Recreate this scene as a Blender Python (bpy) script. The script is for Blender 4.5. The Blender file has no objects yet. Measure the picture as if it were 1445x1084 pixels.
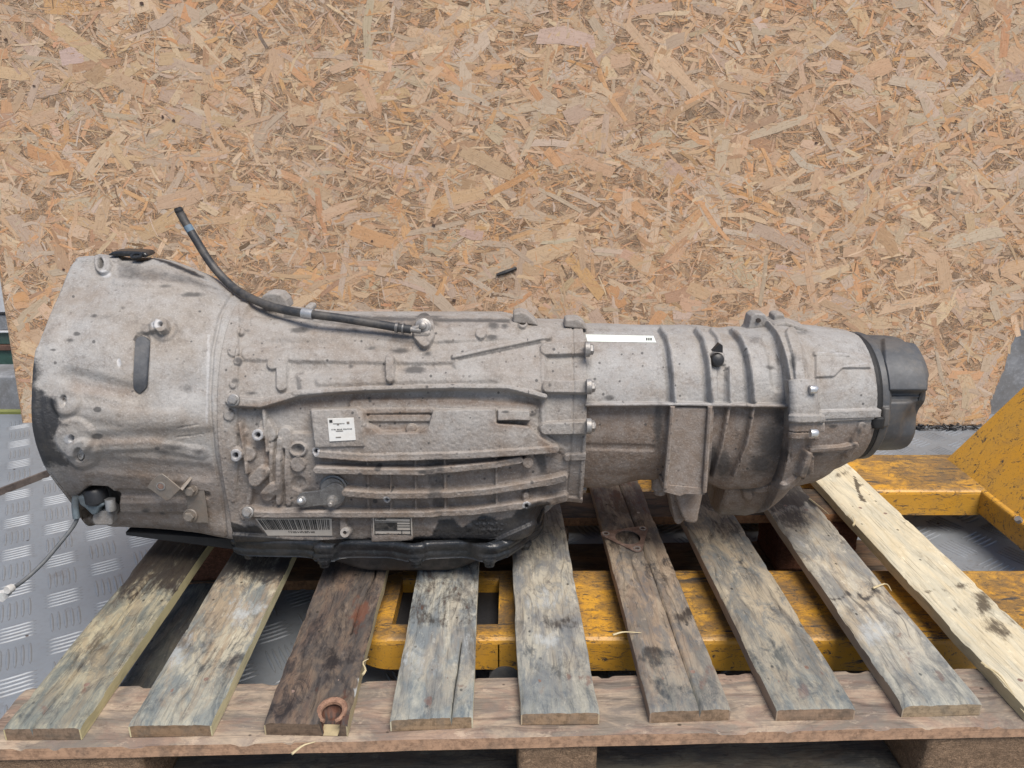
import bpy, bmesh, math, random
import numpy as np
from mathutils import Vector, Matrix

# ---------------------------------------------------------------- camera, sky, sun, exposure
SC = bpy.context.scene
COL = SC.collection
F, PITCH, HCAM = 1085.0, math.radians(18.8), 0.793
cam_d = bpy.data.cameras.new("camera"); cam = bpy.data.objects.new("camera", cam_d); COL.objects.link(cam)
cam.location = (0, 0, HCAM); cam.rotation_euler = (math.radians(90) - PITCH, 0, 0)
cam_d.sensor_width = 36; cam_d.lens = 36 * F / 1445; cam_d.clip_start = 0.02; cam_d.clip_end = 500
SC.camera = cam
w = bpy.data.worlds.new("World"); SC.world = w; w.use_nodes = True
sky = w.node_tree.nodes.new("ShaderNodeTexSky"); sky.sky_type = 'NISHITA'; sky.sun_disc = False
SUN_EL, SUN_AZ = math.radians(63), math.radians(150)
sky.sun_elevation = SUN_EL; sky.sun_rotation = SUN_AZ
sky.air_density = 1.0; sky.dust_density = 2.0; sky.ozone_density = 1.0
w.node_tree.links.new(sky.outputs[0], w.node_tree.nodes["Background"].inputs[0])
w.node_tree.nodes["Background"].inputs[1].default_value = 0.10
sd = bpy.data.lights.new("sun", 'SUN'); sun = bpy.data.objects.new("sun", sd); COL.objects.link(sun)
sd.energy = 3.5; sd.angle = math.radians(34); sd.color = (1.0, 0.93, 0.84)
_d = Vector((math.sin(SUN_AZ) * math.cos(SUN_EL), math.cos(SUN_AZ) * math.cos(SUN_EL), math.sin(SUN_EL)))
sun.rotation_euler = _d.to_track_quat('Z', 'Y').to_euler()
SC.view_settings.view_transform = 'Standard'; SC.view_settings.look = 'None'
SC.view_settings.exposure = 0.40; SC.view_settings.gamma = 1.0

# ---------------------------------------------------------------- geometry of the view (used to measure the photograph)
CP, SP = math.cos(PITCH), math.sin(PITCH)
def proj(P):
    dx, dy, dz = P[..., 0], P[..., 1], P[..., 2] - HCAM
    dep = dy * CP - dz * SP; up = dz * CP + dy * SP
    return 722.5 + F * dx / dep, 542 - F * up / dep
def ray(u, v):
    a, b = u - 722.5, v - 542
    return np.array([a, F * CP - b * SP, -(F * SP + b * CP)]) / F
def at_z(u, v, z):
    r = ray(u, v); t = (z - HCAM) / r[2]; return np.array([r[0] * t, r[1] * t, z])
def at_y(u, v, y):
    r = ray(u, v); t = y / r[1]; return np.array([r[0] * t, y, HCAM + r[2] * t])
def at_x(u, v, x):
    r = ray(u, v); t = x / r[0]; return np.array([x, r[1] * t, HCAM + r[2] * t])

# ---------------------------------------------------------------- noise in numpy
def _hash(ix, iy, iz, seed):
    h = (ix * 73856093) ^ (iy * 19349663) ^ (iz * 83492791) ^ (seed * 2654435761 & 0x7fffffff)
    h = (h ^ (h >> 13)) * 1274126177 & 0x7fffffff
    h = (h ^ (h >> 16)) & 0xffff
    return h / 65535.0
def vnoise(P, scale, seed=0):
    p = np.asarray(P) * scale; i = np.floor(p).astype(np.int64); f = p - i; f = f * f * (3 - 2 * f)
    o = 0
    for dx in (0, 1):
        for dy in (0, 1):
            for dz in (0, 1):
                wgt = (f[..., 0] if dx else 1 - f[..., 0]) * (f[..., 1] if dy else 1 - f[..., 1]) * (f[..., 2] if dz else 1 - f[..., 2])
                o = o + wgt * _hash(i[..., 0] + dx, i[..., 1] + dy, i[..., 2] + dz, seed)
    return o
def fbm(P, scale, oct=3, seed=0):
    s, a, t = 0, 1.0, 0
    for k in range(oct):
        s = s + a * vnoise(P, scale * 2 ** k, seed + k); t += a; a *= .5
    return s / t
def S(x): x = np.clip(x, 0, 1); return x * x * (3 - 2 * x)

# ---------------------------------------------------------------- object helpers
def link(name, me, mat, parent=None):
    o = bpy.data.objects.new(name, me); COL.objects.link(o)
    if mat is not None and not me.materials: me.materials.append(mat)
    if parent is not None: o.parent = parent
    return o
def root(name, label, cat, loc, group=None):
    o = bpy.data.objects.new(name, None); COL.objects.link(o); o.location = loc
    o.empty_display_size = .05
    o['label'] = label; o['category'] = cat
    if group: o['group'] = group
    bpy.context.view_layer.update()
    return o
def origin_of(parent):
    v = Vector((0, 0, 0)); p = parent
    while p is not None: v = v + p.location; p = p.parent
    return v
def mesh(name, V, Fc, mat, parent=None, smooth=False, uv=None, col=None, kind=None, centre=False):
    """one mesh object from world-space vertices"""
    V = np.asarray(V, dtype=np.float64).reshape(-1, 3)
    off = np.array(origin_of(parent)) if parent is not None else np.zeros(3)
    loc = V.mean(0) if centre else off
    me = bpy.data.meshes.new(name)
    if isinstance(Fc, np.ndarray):
        n, k = Fc.shape
        me.vertices.add(len(V)); me.vertices.foreach_set('co', (V - loc).astype(np.float32).ravel())
        me.loops.add(n * k); me.loops.foreach_set('vertex_index', Fc.astype(np.int32).ravel())
        me.polygons.add(n); me.polygons.foreach_set('loop_start', np.arange(0, n * k, k, dtype=np.int32))
        me.polygons.foreach_set('loop_total', np.full(n, k, dtype=np.int32))
        me.update(calc_edges=True); me.validate()
    else:
        me.from_pydata([tuple(x) for x in (V - loc)], [], [tuple(f) for f in Fc]); me.update()
    me.polygons.foreach_set('use_smooth', [bool(smooth)] * len(me.polygons))
    if uv is not None:
        l = me.uv_layers.new(name='UVMap'); l.data.foreach_set('uv', np.asarray(uv, dtype=np.float32).ravel())
    if col is not None:
        for nm, c in col.items():
            a = me.color_attributes.new(nm, 'FLOAT_COLOR', 'POINT'); a.data.foreach_set('color', np.asarray(c, dtype=np.float32).ravel())
    o = link(name, me, mat, parent)
    o.location = tuple(loc - off) if parent is not None else tuple(loc)
    if kind: o['kind'] = kind
    return o
def bevel(o, wd, seg=2, smooth=True):
    m = o.modifiers.new('b', 'BEVEL'); m.width = wd; m.segments = seg; m.limit_method = 'ANGLE'; m.angle_limit = math.radians(35)
    return o
class MB:
    def __init__(s): s.V = []; s.F = []
    def add(s, V, Fc):
        b = len(s.V); s.V += [tuple(v) for v in V]; s.F += [tuple(b + i for i in f) for f in Fc]
    def box(s, x0, x1, y0, y1, z0, z1, M=None):
        V = [(x, y, z) for z in (z0, z1) for y in (y0, y1) for x in (x0, x1)]
        if M is not None: V = [tuple(M @ Vector(v)) for v in V]
        s.add(V, [(0, 2, 3, 1), (4, 5, 7, 6), (0, 1, 5, 4), (2, 6, 7, 3), (0, 4, 6, 2), (1, 3, 7, 5)])
    def prism(s, pts, d):
        """pts: 3D polygon, d: extrusion vector"""
        n = len(pts); d = np.asarray(d)
        V = [np.asarray(p) for p in pts] + [np.asarray(p) + d for p in pts]
        Fc = [tuple(range(n))[::-1], tuple(range(n, 2 * n))] + [(i, (i + 1) % n, n + (i + 1) % n, n + i) for i in range(n)]
        s.add(V, Fc)
    def lathe(s, c, axis, prof, n=20, cap=True, sx=1.0, sy=1.0):
        """prof: list of (distance along axis, radius)"""
        c = np.asarray(c, float); a = np.asarray(axis, float); a = a / np.linalg.norm(a)
        h = np.array([0, 0, 1.0]) if abs(a[2]) < .9 else np.array([1.0, 0, 0])
        e1 = np.cross(a, h); e1 /= np.linalg.norm(e1); e2 = np.cross(a, e1)
        V = []; Fc = []
        for d, r in prof:
            for k in range(n):
                t = 2 * math.pi * k / n
                V.append(c + a * d + r * (sx * math.cos(t) * e1 + sy * math.sin(t) * e2))
        for i in range(len(prof) - 1):
            for k in range(n):
                Fc.append((i * n + k, i * n + (k + 1) % n, (i + 1) * n + (k + 1) % n, (i + 1) * n + k))
        if cap:
            Fc.append(tuple(range(n))[::-1]); Fc.append(tuple((len(prof) - 1) * n + k for k in range(n)))
        s.add(V, Fc)
    def tube(s, pts, r, n=12, cap=True, rr=None):
        P = [np.asarray(p, float) for p in pts]; V = []; Fc = []
        prev = None
        for i, p in enumerate(P):
            t = P[min(i + 1, len(P) - 1)] - P[max(i - 1, 0)]; t /= np.linalg.norm(t)
            if prev is None:
                h = np.array([0, 0, 1.0]) if abs(t[2]) < .9 else np.array([1.0, 0, 0])
                e1 = np.cross(t, h)
            else: e1 = prev - t * np.dot(prev, t)
            e1 /= np.linalg.norm(e1); prev = e1; e2 = np.cross(t, e1)
            ri = rr[i] if rr is not None else r
            for k in range(n):
                a = 2 * math.pi * k / n; V.append(p + ri * (math.cos(a) * e1 + math.sin(a) * e2))
        for i in range(len(P) - 1):
            for k in range(n):
                Fc.append((i * n + k, i * n + (k + 1) % n, (i + 1) * n + (k + 1) % n, (i + 1) * n + k))
        if cap: Fc.append(tuple(range(n))[::-1]); Fc.append(tuple((len(P) - 1) * n + k for k in range(n)))
        s.add(V, Fc)
    def build(s, name, mat, parent=None, smooth=False, kind=None, sharp=None):
        o = mesh(name, s.V, s.F, mat, parent, smooth, kind=kind)
        if smooth: 
            me = o.data
            bm = bmesh.new(); bm.from_mesh(me)
            for e in bm.edges:
                if len(e.link_faces) == 2 and e.calc_face_angle(0) > math.radians(sharp or 40): e.smooth = False
            bm.normal_update(); bm.to_mesh(me); bm.free()
        return o
def spline(pts, n):
    """Catmull-Rom through pts"""
    P = np.asarray(pts, float); m = len(P)
    T = np.zeros_like(P); T[1:-1] = (P[2:] - P[:-2]) / 2; T[0] = P[1] - P[0]; T[-1] = P[-1] - P[-2]
    t = np.linspace(0, m - 1, n); i = np.minimum(t.astype(int), m - 2); f = (t - i)[:, None]
    return (2*f**3-3*f**2+1)*P[i] + (f**3-2*f**2+f)*T[i] + (-2*f**3+3*f**2)*P[i+1] + (f**3-f**2)*T[i+1]

# ---------------------------------------------------------------- node helpers
class NT:
    def __init__(s, name):
        s.m = bpy.data.materials.new(name); s.m.use_nodes = True; s.t = s.m.node_tree
        s.b = s.t.nodes['Principled BSDF']; s._tc = None
    def n(s, ty, ins=None, **kw):
        nd = s.t.nodes.new('ShaderNode' + ty)
        for k, v in kw.items(): setattr(nd, k, v)
        for k, v in (ins or {}).items(): s.set(nd.inputs[k], v)
        return nd
    def set(s, sock, v):
        if hasattr(v, 'is_linked') or isinstance(v, bpy.types.NodeSocket): s.t.links.new(v, sock)
        elif isinstance(v, (tuple, list)) and len(v) == 3 and sock.type == 'RGBA': sock.default_value = (*v, 1)
        else: sock.default_value = v
    def obj(s):
        if s._tc is None: s._tc = s.n('TexCoord')
        return s._tc.outputs['Object']
    def uvc(s):
        if s._tc is None: s._tc = s.n('TexCoord')
        return s._tc.outputs['UV']
    def scale(s, v, sc, loc=(0, 0, 0), rot=(0, 0, 0)):
        return s.n('Mapping', {0: v, 'Scale': sc, 'Location': loc, 'Rotation': rot}).outputs[0]
    def noise(s, v, sc, det=4, rough=.6, dist=0, off=None):
        if off is not None: v = s.n('VectorMath', {0: v, 1: off}, operation='ADD').outputs[0]
        return s.n('TexNoise', {'Vector': v, 'Scale': sc, 'Detail': det, 'Roughness': rough, 'Distortion': dist}).outputs['Fac']
    def ramp(s, f, a, b):
        return s.n('MapRange', {0: f, 1: a, 2: b, 3: 0.0, 4: 1.0}, interpolation_type='SMOOTHSTEP').outputs[0]
    def mul(s, a, b): return s.n('Math', {0: a, 1: b}, operation='MULTIPLY').outputs[0]
    def addf(s, a, b): return s.n('Math', {0: a, 1: b}, operation='ADD').outputs[0]
    def mx(s, a, b): return s.n('Math', {0: a, 1: b}, operation='MAXIMUM').outputs[0]
    def lt(s, a, b): return s.n('Math', {0: a, 1: b}, operation='LESS_THAN').outputs[0]
    def mix(s, f, a, b, mode='MIX'):
        nd = s.n('Mix', data_type='RGBA', blend_type=mode)
        s.set(nd.inputs[0], f); s.set(nd.inputs[6], a); s.set(nd.inputs[7], b); return nd.outputs[2]
    def attr(s, nm): return s.n('Attribute', attribute_name=nm)
    def oinfo(s): return s.n('ObjectInfo').outputs['Random']
    def out(s, col, rough=.7, metal=0.0, bump=None, bstr=.3, bdist=.001, spec=.5, normal=None):
        s.set(s.b.inputs['Base Color'], col); s.set(s.b.inputs['Roughness'], rough); s.set(s.b.inputs['Metallic'], metal)
        s.b.inputs['Specular IOR Level'].default_value = spec if not hasattr(spec, 'type') else .5
        if bump is not None:
            nd = s.n('Bump', {'Strength': bstr, 'Distance': bdist, 'Height': bump}); s.set(s.b.inputs['Normal'], nd.outputs[0])
        return s.m
# ---------------------------------------------------------------- materials
def cast_mat(name, c1=(.285,.27,.255), c2=(.22,.185,.155), rough=.80, metal=.08, speck=.5):
    """dusty cast aluminium; vertex attribute 'wear': R oil, G dark smears and painted shade, B rubbed bright, A brown dust and painted shade"""
    t = NT(name); v = t.obj(); at = t.attr('wear'); sep = t.n('SeparateColor', {0: at.outputs['Color']})
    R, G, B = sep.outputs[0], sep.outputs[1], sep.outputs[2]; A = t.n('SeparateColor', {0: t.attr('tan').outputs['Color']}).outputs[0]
    big = t.ramp(t.noise(v, 9, 5, .65), .35, .68); mid = t.ramp(t.noise(v, 55, 5, .7), .38, .64); fine = t.noise(v, 420, 3, .7)
    c = t.mix(t.mul(big, .9), c1, c2); c = t.mix(t.mul(t.ramp(t.noise(v, 24, 7, .8, .8, (6, 3, 9)), .54, .68), .5), c, (.095, .082, .074)); c = t.mix(t.mul(t.ramp(t.noise(v, 16, 6, .7, .5, (2, 7, 7)), .48, .68), .38), c, (.19, .145, .11))
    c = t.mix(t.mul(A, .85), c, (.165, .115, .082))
    c = t.mix(t.mul(mid, .22), c, (.42, .41, .40))
    c = t.mix(t.mul(t.ramp(t.noise(v, 30, 6, .75, 0, (5, 1, 2)), .53, .70), .5), c, (.13, .108, .09))
    c = t.mix(t.mul(t.ramp(fine, .56, .70), .30), c, (.10, .085, .075)); c = t.mix(t.mul(t.ramp(t.noise(v, 75, 6, .8, .3, (1, 7, 2)), .56, .66), .42), c, (.13, .105, .09))
    c = t.mix(t.mul(t.ramp(fine, .45, .34), .26), c, (.50, .48, .46))
    vor = t.n('TexVoronoi', {'Vector': v, 'Scale': 120.0, 'Randomness': 1.0}, feature='F1')
    dots = t.mul(t.ramp(vor.outputs['Distance'], .26, .14), t.ramp(t.n('SeparateColor', {0: vor.outputs['Color']}).outputs[0], .84, .88))
    c = t.mix(t.mul(dots, speck), c, (.035, .03, .03))
    en = t.addf(t.mul(t.noise(v, 130, 5, .7), .55), t.mul(t.noise(v, 38, 5, .7, 0, (8, 1, 4)), .45))
    gm = t.ramp(t.addf(G, t.mul(t.addf(en, -.5), 1.3)), .22, .85)
    c = t.mix(t.mul(gm, .80), c, (.052, .050, .050))
    bm = t.ramp(t.addf(B, t.mul(t.addf(en, -.5), .7)), .35, .65)
    c = t.mix(t.mul(bm, .8), c, (.52, .52, .53))
    rm = t.ramp(t.addf(R, t.mul(t.addf(t.noise(v, 60, 6, .75, 0, (3, 3, 3)), -.5), 1.3)), .25, .72)
    c = t.mix(t.mul(rm, .96), c, t.mix(t.ramp(t.noise(v, 45, 4, .6), .45, .7), (.014, .015, .018), (.035, .033, .032)))
    rg = t.n('MapRange', {0: rm, 3: rough, 4: .42}).outputs[0]
    mt = t.n('MapRange', {0: bm, 3: metal, 4: .8}).outputs[0]
    bp = t.addf(t.mul(fine, .6), t.noise(v, 160, 4, .65))
    return t.out(c, rg, t.mul(mt, t.n('MapRange', {0: rm, 3: 1., 4: 0.}).outputs[0]), bp, .75, .0012)
CAST = cast_mat('cast_aluminium_dusty')
CASTB = cast_mat('cast_aluminium_brown', (.235, .185, .15), (.17, .13, .10), .8, .05)  # browner copy of the alloy for the parts under the tail
CAST2 = cast_mat('cast_aluminium_grey', (.29,.285,.28), (.235,.205,.175), .72, .12, .3)
def plain(name, col, rough=.6, metal=0., var=.25, sc=60, bstr=.2, dirt=None, dirtamt=0.):
    t = NT(name); v = t.obj(); nz = t.noise(v, sc, 5, .65); n2 = t.noise(v, sc * 6, 3, .6)
    c = t.mix(t.mul(t.ramp(nz, .35, .65), var), col, tuple(x * .45 for x in col))
    c = t.mix(t.mul(t.ramp(n2, .5, .7), var * .8), c, tuple(min(1, x * 1.5 + .02) for x in col))
    if dirt: c = t.mix(t.mul(t.ramp(t.noise(v, sc * .6, 6, .7, 0, (7, 2, 1)), .42, .62), dirtamt), c, dirt)
    rg = t.n('MapRange', {0: nz, 3: max(.05, rough - .12), 4: min(1, rough + .15)}).outputs[0]
    return t.out(c, rg, metal, t.addf(nz, n2), bstr, .0006)
BOLT = plain('bolt_steel_dull', (.34, .33, .32), .48, .5, .5, 120, .3, (.22, .19, .16), .5)
BRIGHT = plain('machined_metal_bright', (.6, .6, .6), .34, .8, .2, 200, .1)
DARKHOLE = plain('threaded_hole_dark', (.05, .04, .035), .7, .2, .3, 100)
RUBBER = plain('black_rubber_hose', (.028, .030, .034), .52, 0, .4, 60, .3, (.12, .105, .09), .5)
PLUG = plain('dark_rubber_plug', (.05, .055, .065), .6, 0, .35, 60, .25, (.12, .115, .11), .35)
CUP = plain('dark_grey_damper', (.062, .066, .073), .55, .1, .3, 30, .15, (.14, .12, .10), .45)
BLACKRING = plain('black_gap_ring', (.012, .012, .013), .7)
OILBLACK = plain('oil_soaked_pan', (.014, .016, .019), .30, .0, .6, 40, .8, (.040, .036, .034), .4)
PANGREY = plain('dusty_dark_pan', (.045, .040, .037), .65, 0, .4, 25, .3, (.15, .12, .10), .5)
SHEET = plain('dusty_bracket_steel', (.22, .195, .17), .55, .4, .4, 90, .3, (.24, .19, .15), .5)
LEVER = plain('grimy_lever_steel', (.24, .235, .23), .42, .6, .5, 80, .3, (.09, .08, .075), .5)
CLAMP = plain('zinc_clamp', (.48, .48, .48), .4, .7, .4, 90, .2)
CONN = plain('blue_grey_plastic', (.105, .135, .155), .55, 0, .4, 80, .3, (.10, .10, .10), .4)
WIRE = plain('grey_wire_sheath', (.075, .085, .095), .6, 0, .3, 60, .2, (.2, .19, .18), .3)
BLACKPL = plain('black_plastic', (.018, .018, .020), .45, 0, .3, 60, .15)
WHITEPL = plain('white_plastic', (.62, .62, .60), .5, 0, .3, 80, .2, (.3, .27, .24), .5)
RUST = plain('rusty_gasket_steel', (.21, .135, .105), .72, .25, .6, 90, .5, (.34, .25, .21), .5)
GREEN = plain('green_painted_board', (.035, .085, .07), .6, 0, .5, 14, .3, (.10, .10, .09), .5)
CONCRETE = plain('grey_concrete', (.27, .28, .30), .85, 0, .5, 18, .6, (.16, .155, .15), .6)
ORANGE = plain('orange_rod', (.45, .17, .04), .5, 0, .4, 20, .2)
WHITESTEEL = plain('white_painted_steel', (.62, .63, .65), .5, 0, .3, 20, .2)
BROWNSTEEL = plain('brown_rusty_strip', (.13, .07, .05), .7, 0, .4, 30, .3)

def paint_yellow():
    t = NT('worn_yellow_paint'); v = t.obj()
    b = t.noise(v, 7, 5, .65)
    c = t.mix(t.ramp(b, .35, .7), (.55, .275, .025), (.49, .27, .045))
    c = t.mix(t.mul(t.ramp(t.noise(v, 26, 6, .7), .48, .68), .4), c, (.33, .19, .06))
    sv = t.scale(v, (9, 70, 70)); sc = t.ramp(t.noise(sv, 1.0, 7, .8, .6), .565, .61)
    v2 = t.scale(v, (34, 60, 60), rot=(0, 0, .5)); sc2 = t.ramp(t.noise(v2, 1.0, 8, .85, 2.2, (4, 4, 4)), .565, .60)
    geo = t.n('NewGeometry'); nz = t.n('SeparateXYZ', {0: geo.outputs['Normal']}).outputs[2]
    topw = t.attr('wear').outputs['Color']
    tw = t.n('SeparateColor', {0: topw}).outputs[0]
    rub = t.ramp(t.addf(t.mul(t.noise(t.scale(v, (10, 16, 16)), 1.0, 7, .75, .6), 1.0), t.mul(tw, .16)), .55, .78)
    rubc = t.mix(t.ramp(t.noise(v, 70, 4, .7), .4, .6), (.185, .10, .035), (.075, .06, .048))
    c = t.mix(t.mul(rub, .75), c, rubc); c = t.mix(t.mul(t.mul(t.ramp(t.noise(v, 13, 7, .75, .4, (3, 3, 3)), .47, .60), tw), .62), c, (.10, .07, .04)); lw = t.ramp(t.noise(t.scale(v, (38, 70, 70)), 1.0, 8, .85, 1.6, (1, 9, 2)), .54, .60); c = t.mix(t.mul(t.mul(lw, tw), .8), c, (.05, .043, .038))
    c = t.mix(t.mx(sc, sc2), c, (.05, .045, .042))
    c = t.mix(t.mul(t.ramp(t.noise(v, 300, 3, .6), .62, .72), .5), c, (.06, .04, .03))
    bp = t.addf(t.mul(t.mx(sc, sc2), -.6), t.mul(t.noise(v, 90, 4, .6), .5))
    return t.out(c, t.n('MapRange', {0: rub, 3: .42, 4: .66}).outputs[0], 0, bp, .5, .0010)
YELLOW = paint_yellow()

def tread_mat():
    t = NT('aluminium_tread_plate'); v = t.obj()
    b = t.ramp(t.noise(v, 5, 5, .65), .35, .7); f = t.noise(v, 90, 5, .7); d = t.noise(v, 2.2, 5, .7)
    c = t.mix(t.mul(b, .6), (.265, .29, .32), (.20, .22, .245))
    c = t.mix(t.mul(t.ramp(f, .45, .7), .35), c, (.22, .22, .225))
    c = t.mix(t.mul(t.ramp(t.noise(v, 14, 6, .75, 0, (2, 8, 1)), .55, .75), .6), c, (.16, .145, .135))
    rim = t.n('SeparateColor', {0: t.attr('rim').outputs['Color']}).outputs[0]; c = t.mix(t.mul(t.ramp(rim, .35, .9), .6), c, (.10, .085, .075))  # dark rim at each bar's foot: dirt plus contact shade in the colour
    vor = t.n('TexVoronoi', {'Vector': v, 'Scale': 28.0}, feature='F1')
    c = t.mix(t.mul(t.ramp(vor.outputs['Distance'], .10, .05), t.ramp(t.n('SeparateColor', {0: vor.outputs['Color']}).outputs[0], .8, .85)), c, (.05, .04, .04))
    rg = t.n('MapRange', {0: t.noise(v, 35, 5, .7), 3: .46, 4: .66}).outputs[0]
    return t.out(c, rg, .45, t.addf(f, t.mul(t.noise(t.scale(v, (15, 220, 30), rot=(0, 0, .52)), 1., 3), .5)), .25, .0006)
TREAD = tread_mat()

def wood_mat(name, pale, grey, dark, dark_far=.0, stain=.3, stainc=(.10, .14, .16), warm=.3, warmc=(.30, .19, .11), seed=0., knots=.4, side=None, longc=None, nearend=.0):
    """UV: u = metres along the board from the near end, v = metres across; w via object coords for sides"""
    t = NT(name); uv = t.uvc(); ob = t.obj(); off = (seed * 3.7, seed * 1.9, seed)
    gv = t.scale(uv, (5.5, 120, 1), loc=off)
    wob = t.noise(t.scale(uv, (5, 16, 1), loc=off), 1., 3, .5)
    gvv = t.n('VectorMath', {0: gv, 1: t.n('CombineXYZ', {1: t.mul(wob, 9.)}).outputs[0]}, operation='ADD').outputs[0]
    grain = t.noise(gvv, 1., 6, .7, .3)
    g2 = t.noise(t.scale(uv, (14, 420, 1), loc=off), 1., 3, .6)
    blot = t.noise(t.scale(uv, (9, 26, 1), loc=off), 1., 6, .68, .6)
    blot2 = t.noise(t.scale(uv, (6, 20, 1), loc=(seed * 5.1, 4.2, 0)), 1., 7, .72, 1.2)
    blot3 = t.noise(t.scale(uv, (22, 40, 1), loc=(seed * 2.3, 9.2, 3)), 1., 6, .75, .8)
    pale = tuple(x * q for x, q in zip(pale, (.92, .90, .86))); grey = tuple(x * .66 for x in grey)
    c = t.mix(t.ramp(blot, .40, .60), pale, grey)
    c = t.mix(t.mul(t.ramp(blot2, .46, .60), warm), c, warmc)
    c = t.mix(t.mul(t.ramp(blot3, .48, .62), stain), c, tuple(x * .75 for x in stainc)); c = t.mix(t.mul(t.ramp(t.noise(t.scale(uv, (16, 34, 1), loc=(2, seed, 5)), 1., 8, .8, .9), .53, .63), min(.6, stain * 1.3)), c, tuple(x * 1.2 for x in dark))
    c = t.mix(t.mul(t.ramp(t.noise(t.scale(uv, (30, 60, 1), loc=(seed, 1, 8)), 1., 6, .75), .56, .66), .45), c, tuple(min(.9, x * 1.35 + .03) for x in pale))
    c = t.mix(t.mul(t.ramp(grain, .50, .72), .35 + min(.33, stain)), c, tuple(x * .5 for x in dark))
    c = t.mix(t.mul(t.ramp(g2, .55, .70), .45), c, tuple(x * .45 for x in dark))
    # oil soaked zone and stains carried by the mesh
    at = t.attr('wear'); sep = t.n('SeparateColor', {0: at.outputs['Color']})
    sm = t.noise(t.scale(uv, (70, 160, 1), loc=off), 1., 6, .8); en = t.addf(t.addf(t.mul(t.addf(blot3, -.5), 1.8), t.mul(t.addf(grain, -.5), .9)), t.mul(t.addf(sm, -.5), 1.2))
    om = t.mul(t.ramp(t.addf(sep.outputs[0], en), .25, .85), t.ramp(sep.outputs[0], .02, .3))
    c = t.mix(t.mul(om, .9), c, tuple(x * .62 for x in dark))
    wm = t.mul(t.ramp(t.addf(sep.outputs[2], en), .30, .95), t.ramp(sep.outputs[2], .02, .3))
    c = t.mix(t.mul(wm, .62), c, (.46, .48, .48))
    rm = t.mul(t.ramp(t.addf(sep.outputs[1], t.mul(en, .9)), .3, .8), t.ramp(sep.outputs[1], .02, .3))
    c = t.mix(t.mul(rm, .75), c, (.14, .058, .035))
    # black specks
    vor = t.n('TexVoronoi', {'Vector': t.scale(uv, (60, 80, 1), loc=off), 'Scale': 1.0}, feature='F1')
    dots = t.mul(t.ramp(vor.outputs['Distance'], .20, .10), t.ramp(t.n('SeparateColor', {0: vor.outputs['Color']}).outputs[1], .84, .88))
    c = t.mix(t.mul(dots, .85), c, (.03, .025, .02))
    ux = t.n('SeparateXYZ', {0: uv}).outputs[0]
    sm0 = t.noise(t.scale(uv, (40, 70, 1), loc=off), 1., 7, .8, .6)
    if nearend > 0: c = t.mix(t.mul(t.ramp(t.addf(t.mul(ux, 7.), t.mul(blot2, 2.2)), 2.3, 1.0), nearend * .8), c, t.mix(t.ramp(sm0, .4, .6), (.085, .115, .135), (.24, .26, .24)))
    al = at.outputs['Alpha']; sd = t.ramp(al, .2, .3); lg = t.ramp(al, .7, .8)
    sc_ = side or (.36, .235, .14)
    rings = t.noise(t.scale(ob, (9, 9, 320)), 1., 5, .7, 1.0)
    sidec = t.mix(t.ramp(t.noise(ob, 120, 4, .7), .4, .7), sc_, tuple(x * .55 for x in sc_))
    sidec = t.mix(t.mul(t.ramp(rings, .5, .68), .5), sidec, tuple(x * .35 for x in sc_))
    sidec = t.mix(t.mul(t.ramp(t.noise(ob, 26, 5, .7), .45, .65), .4), sidec, tuple(x * .5 for x in grey))
    if longc: sidec = t.mix(lg, sidec, t.mix(t.mul(t.ramp(t.noise(t.scale(ob, (20, 20, 90)), 1., 5, .7), .45, .65), .5), longc, tuple(x * .6 for x in longc)))
    c = t.mix(sd, c, sidec)
    bp = t.addf(t.mul(grain, -.9), t.addf(t.mul(g2, -.5), t.mul(blot3, .25)))
    bp = t.addf(bp, t.mul(t.noise(ob, 260, 3, .6), .35))
    return t.out(c, t.n('MapRange', {0: om, 3: .84, 4: .62}).outputs[0], 0, bp, .6, .0014, .3)

def chip_mat(name, base, seed=0):
    t = NT(name); v = t.obj()
    a = t.noise(v, 45, 7, .8, 1.2); b = t.noise(t.scale(v, (110, 300, 300)), 1., 6, .8, 1.0); d = t.noise(t.scale(v, (260, 90, 120)), 1., 6, .8, 2.0, (4, 4, 4))
    c = t.mix(t.ramp(a, .35, .65), base, tuple(x * .6 for x in base))
    c = t.mix(t.mul(t.ramp(b, .48, .66), .7), c, tuple(min(1, x * 1.7) for x in base))
    c = t.mix(t.mul(t.ramp(d, .52, .66), .8), c, tuple(x * .28 for x in base))
    return t.out(c, .9, 0, t.addf(b, t.mul(d, -1.2)), .9, .004, .2)
CHIP = chip_mat('particle_block_wood', (.33, .22, .14))
CHIPRED = chip_mat('particle_block_wood_red', (.20, .09, .055))

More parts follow.
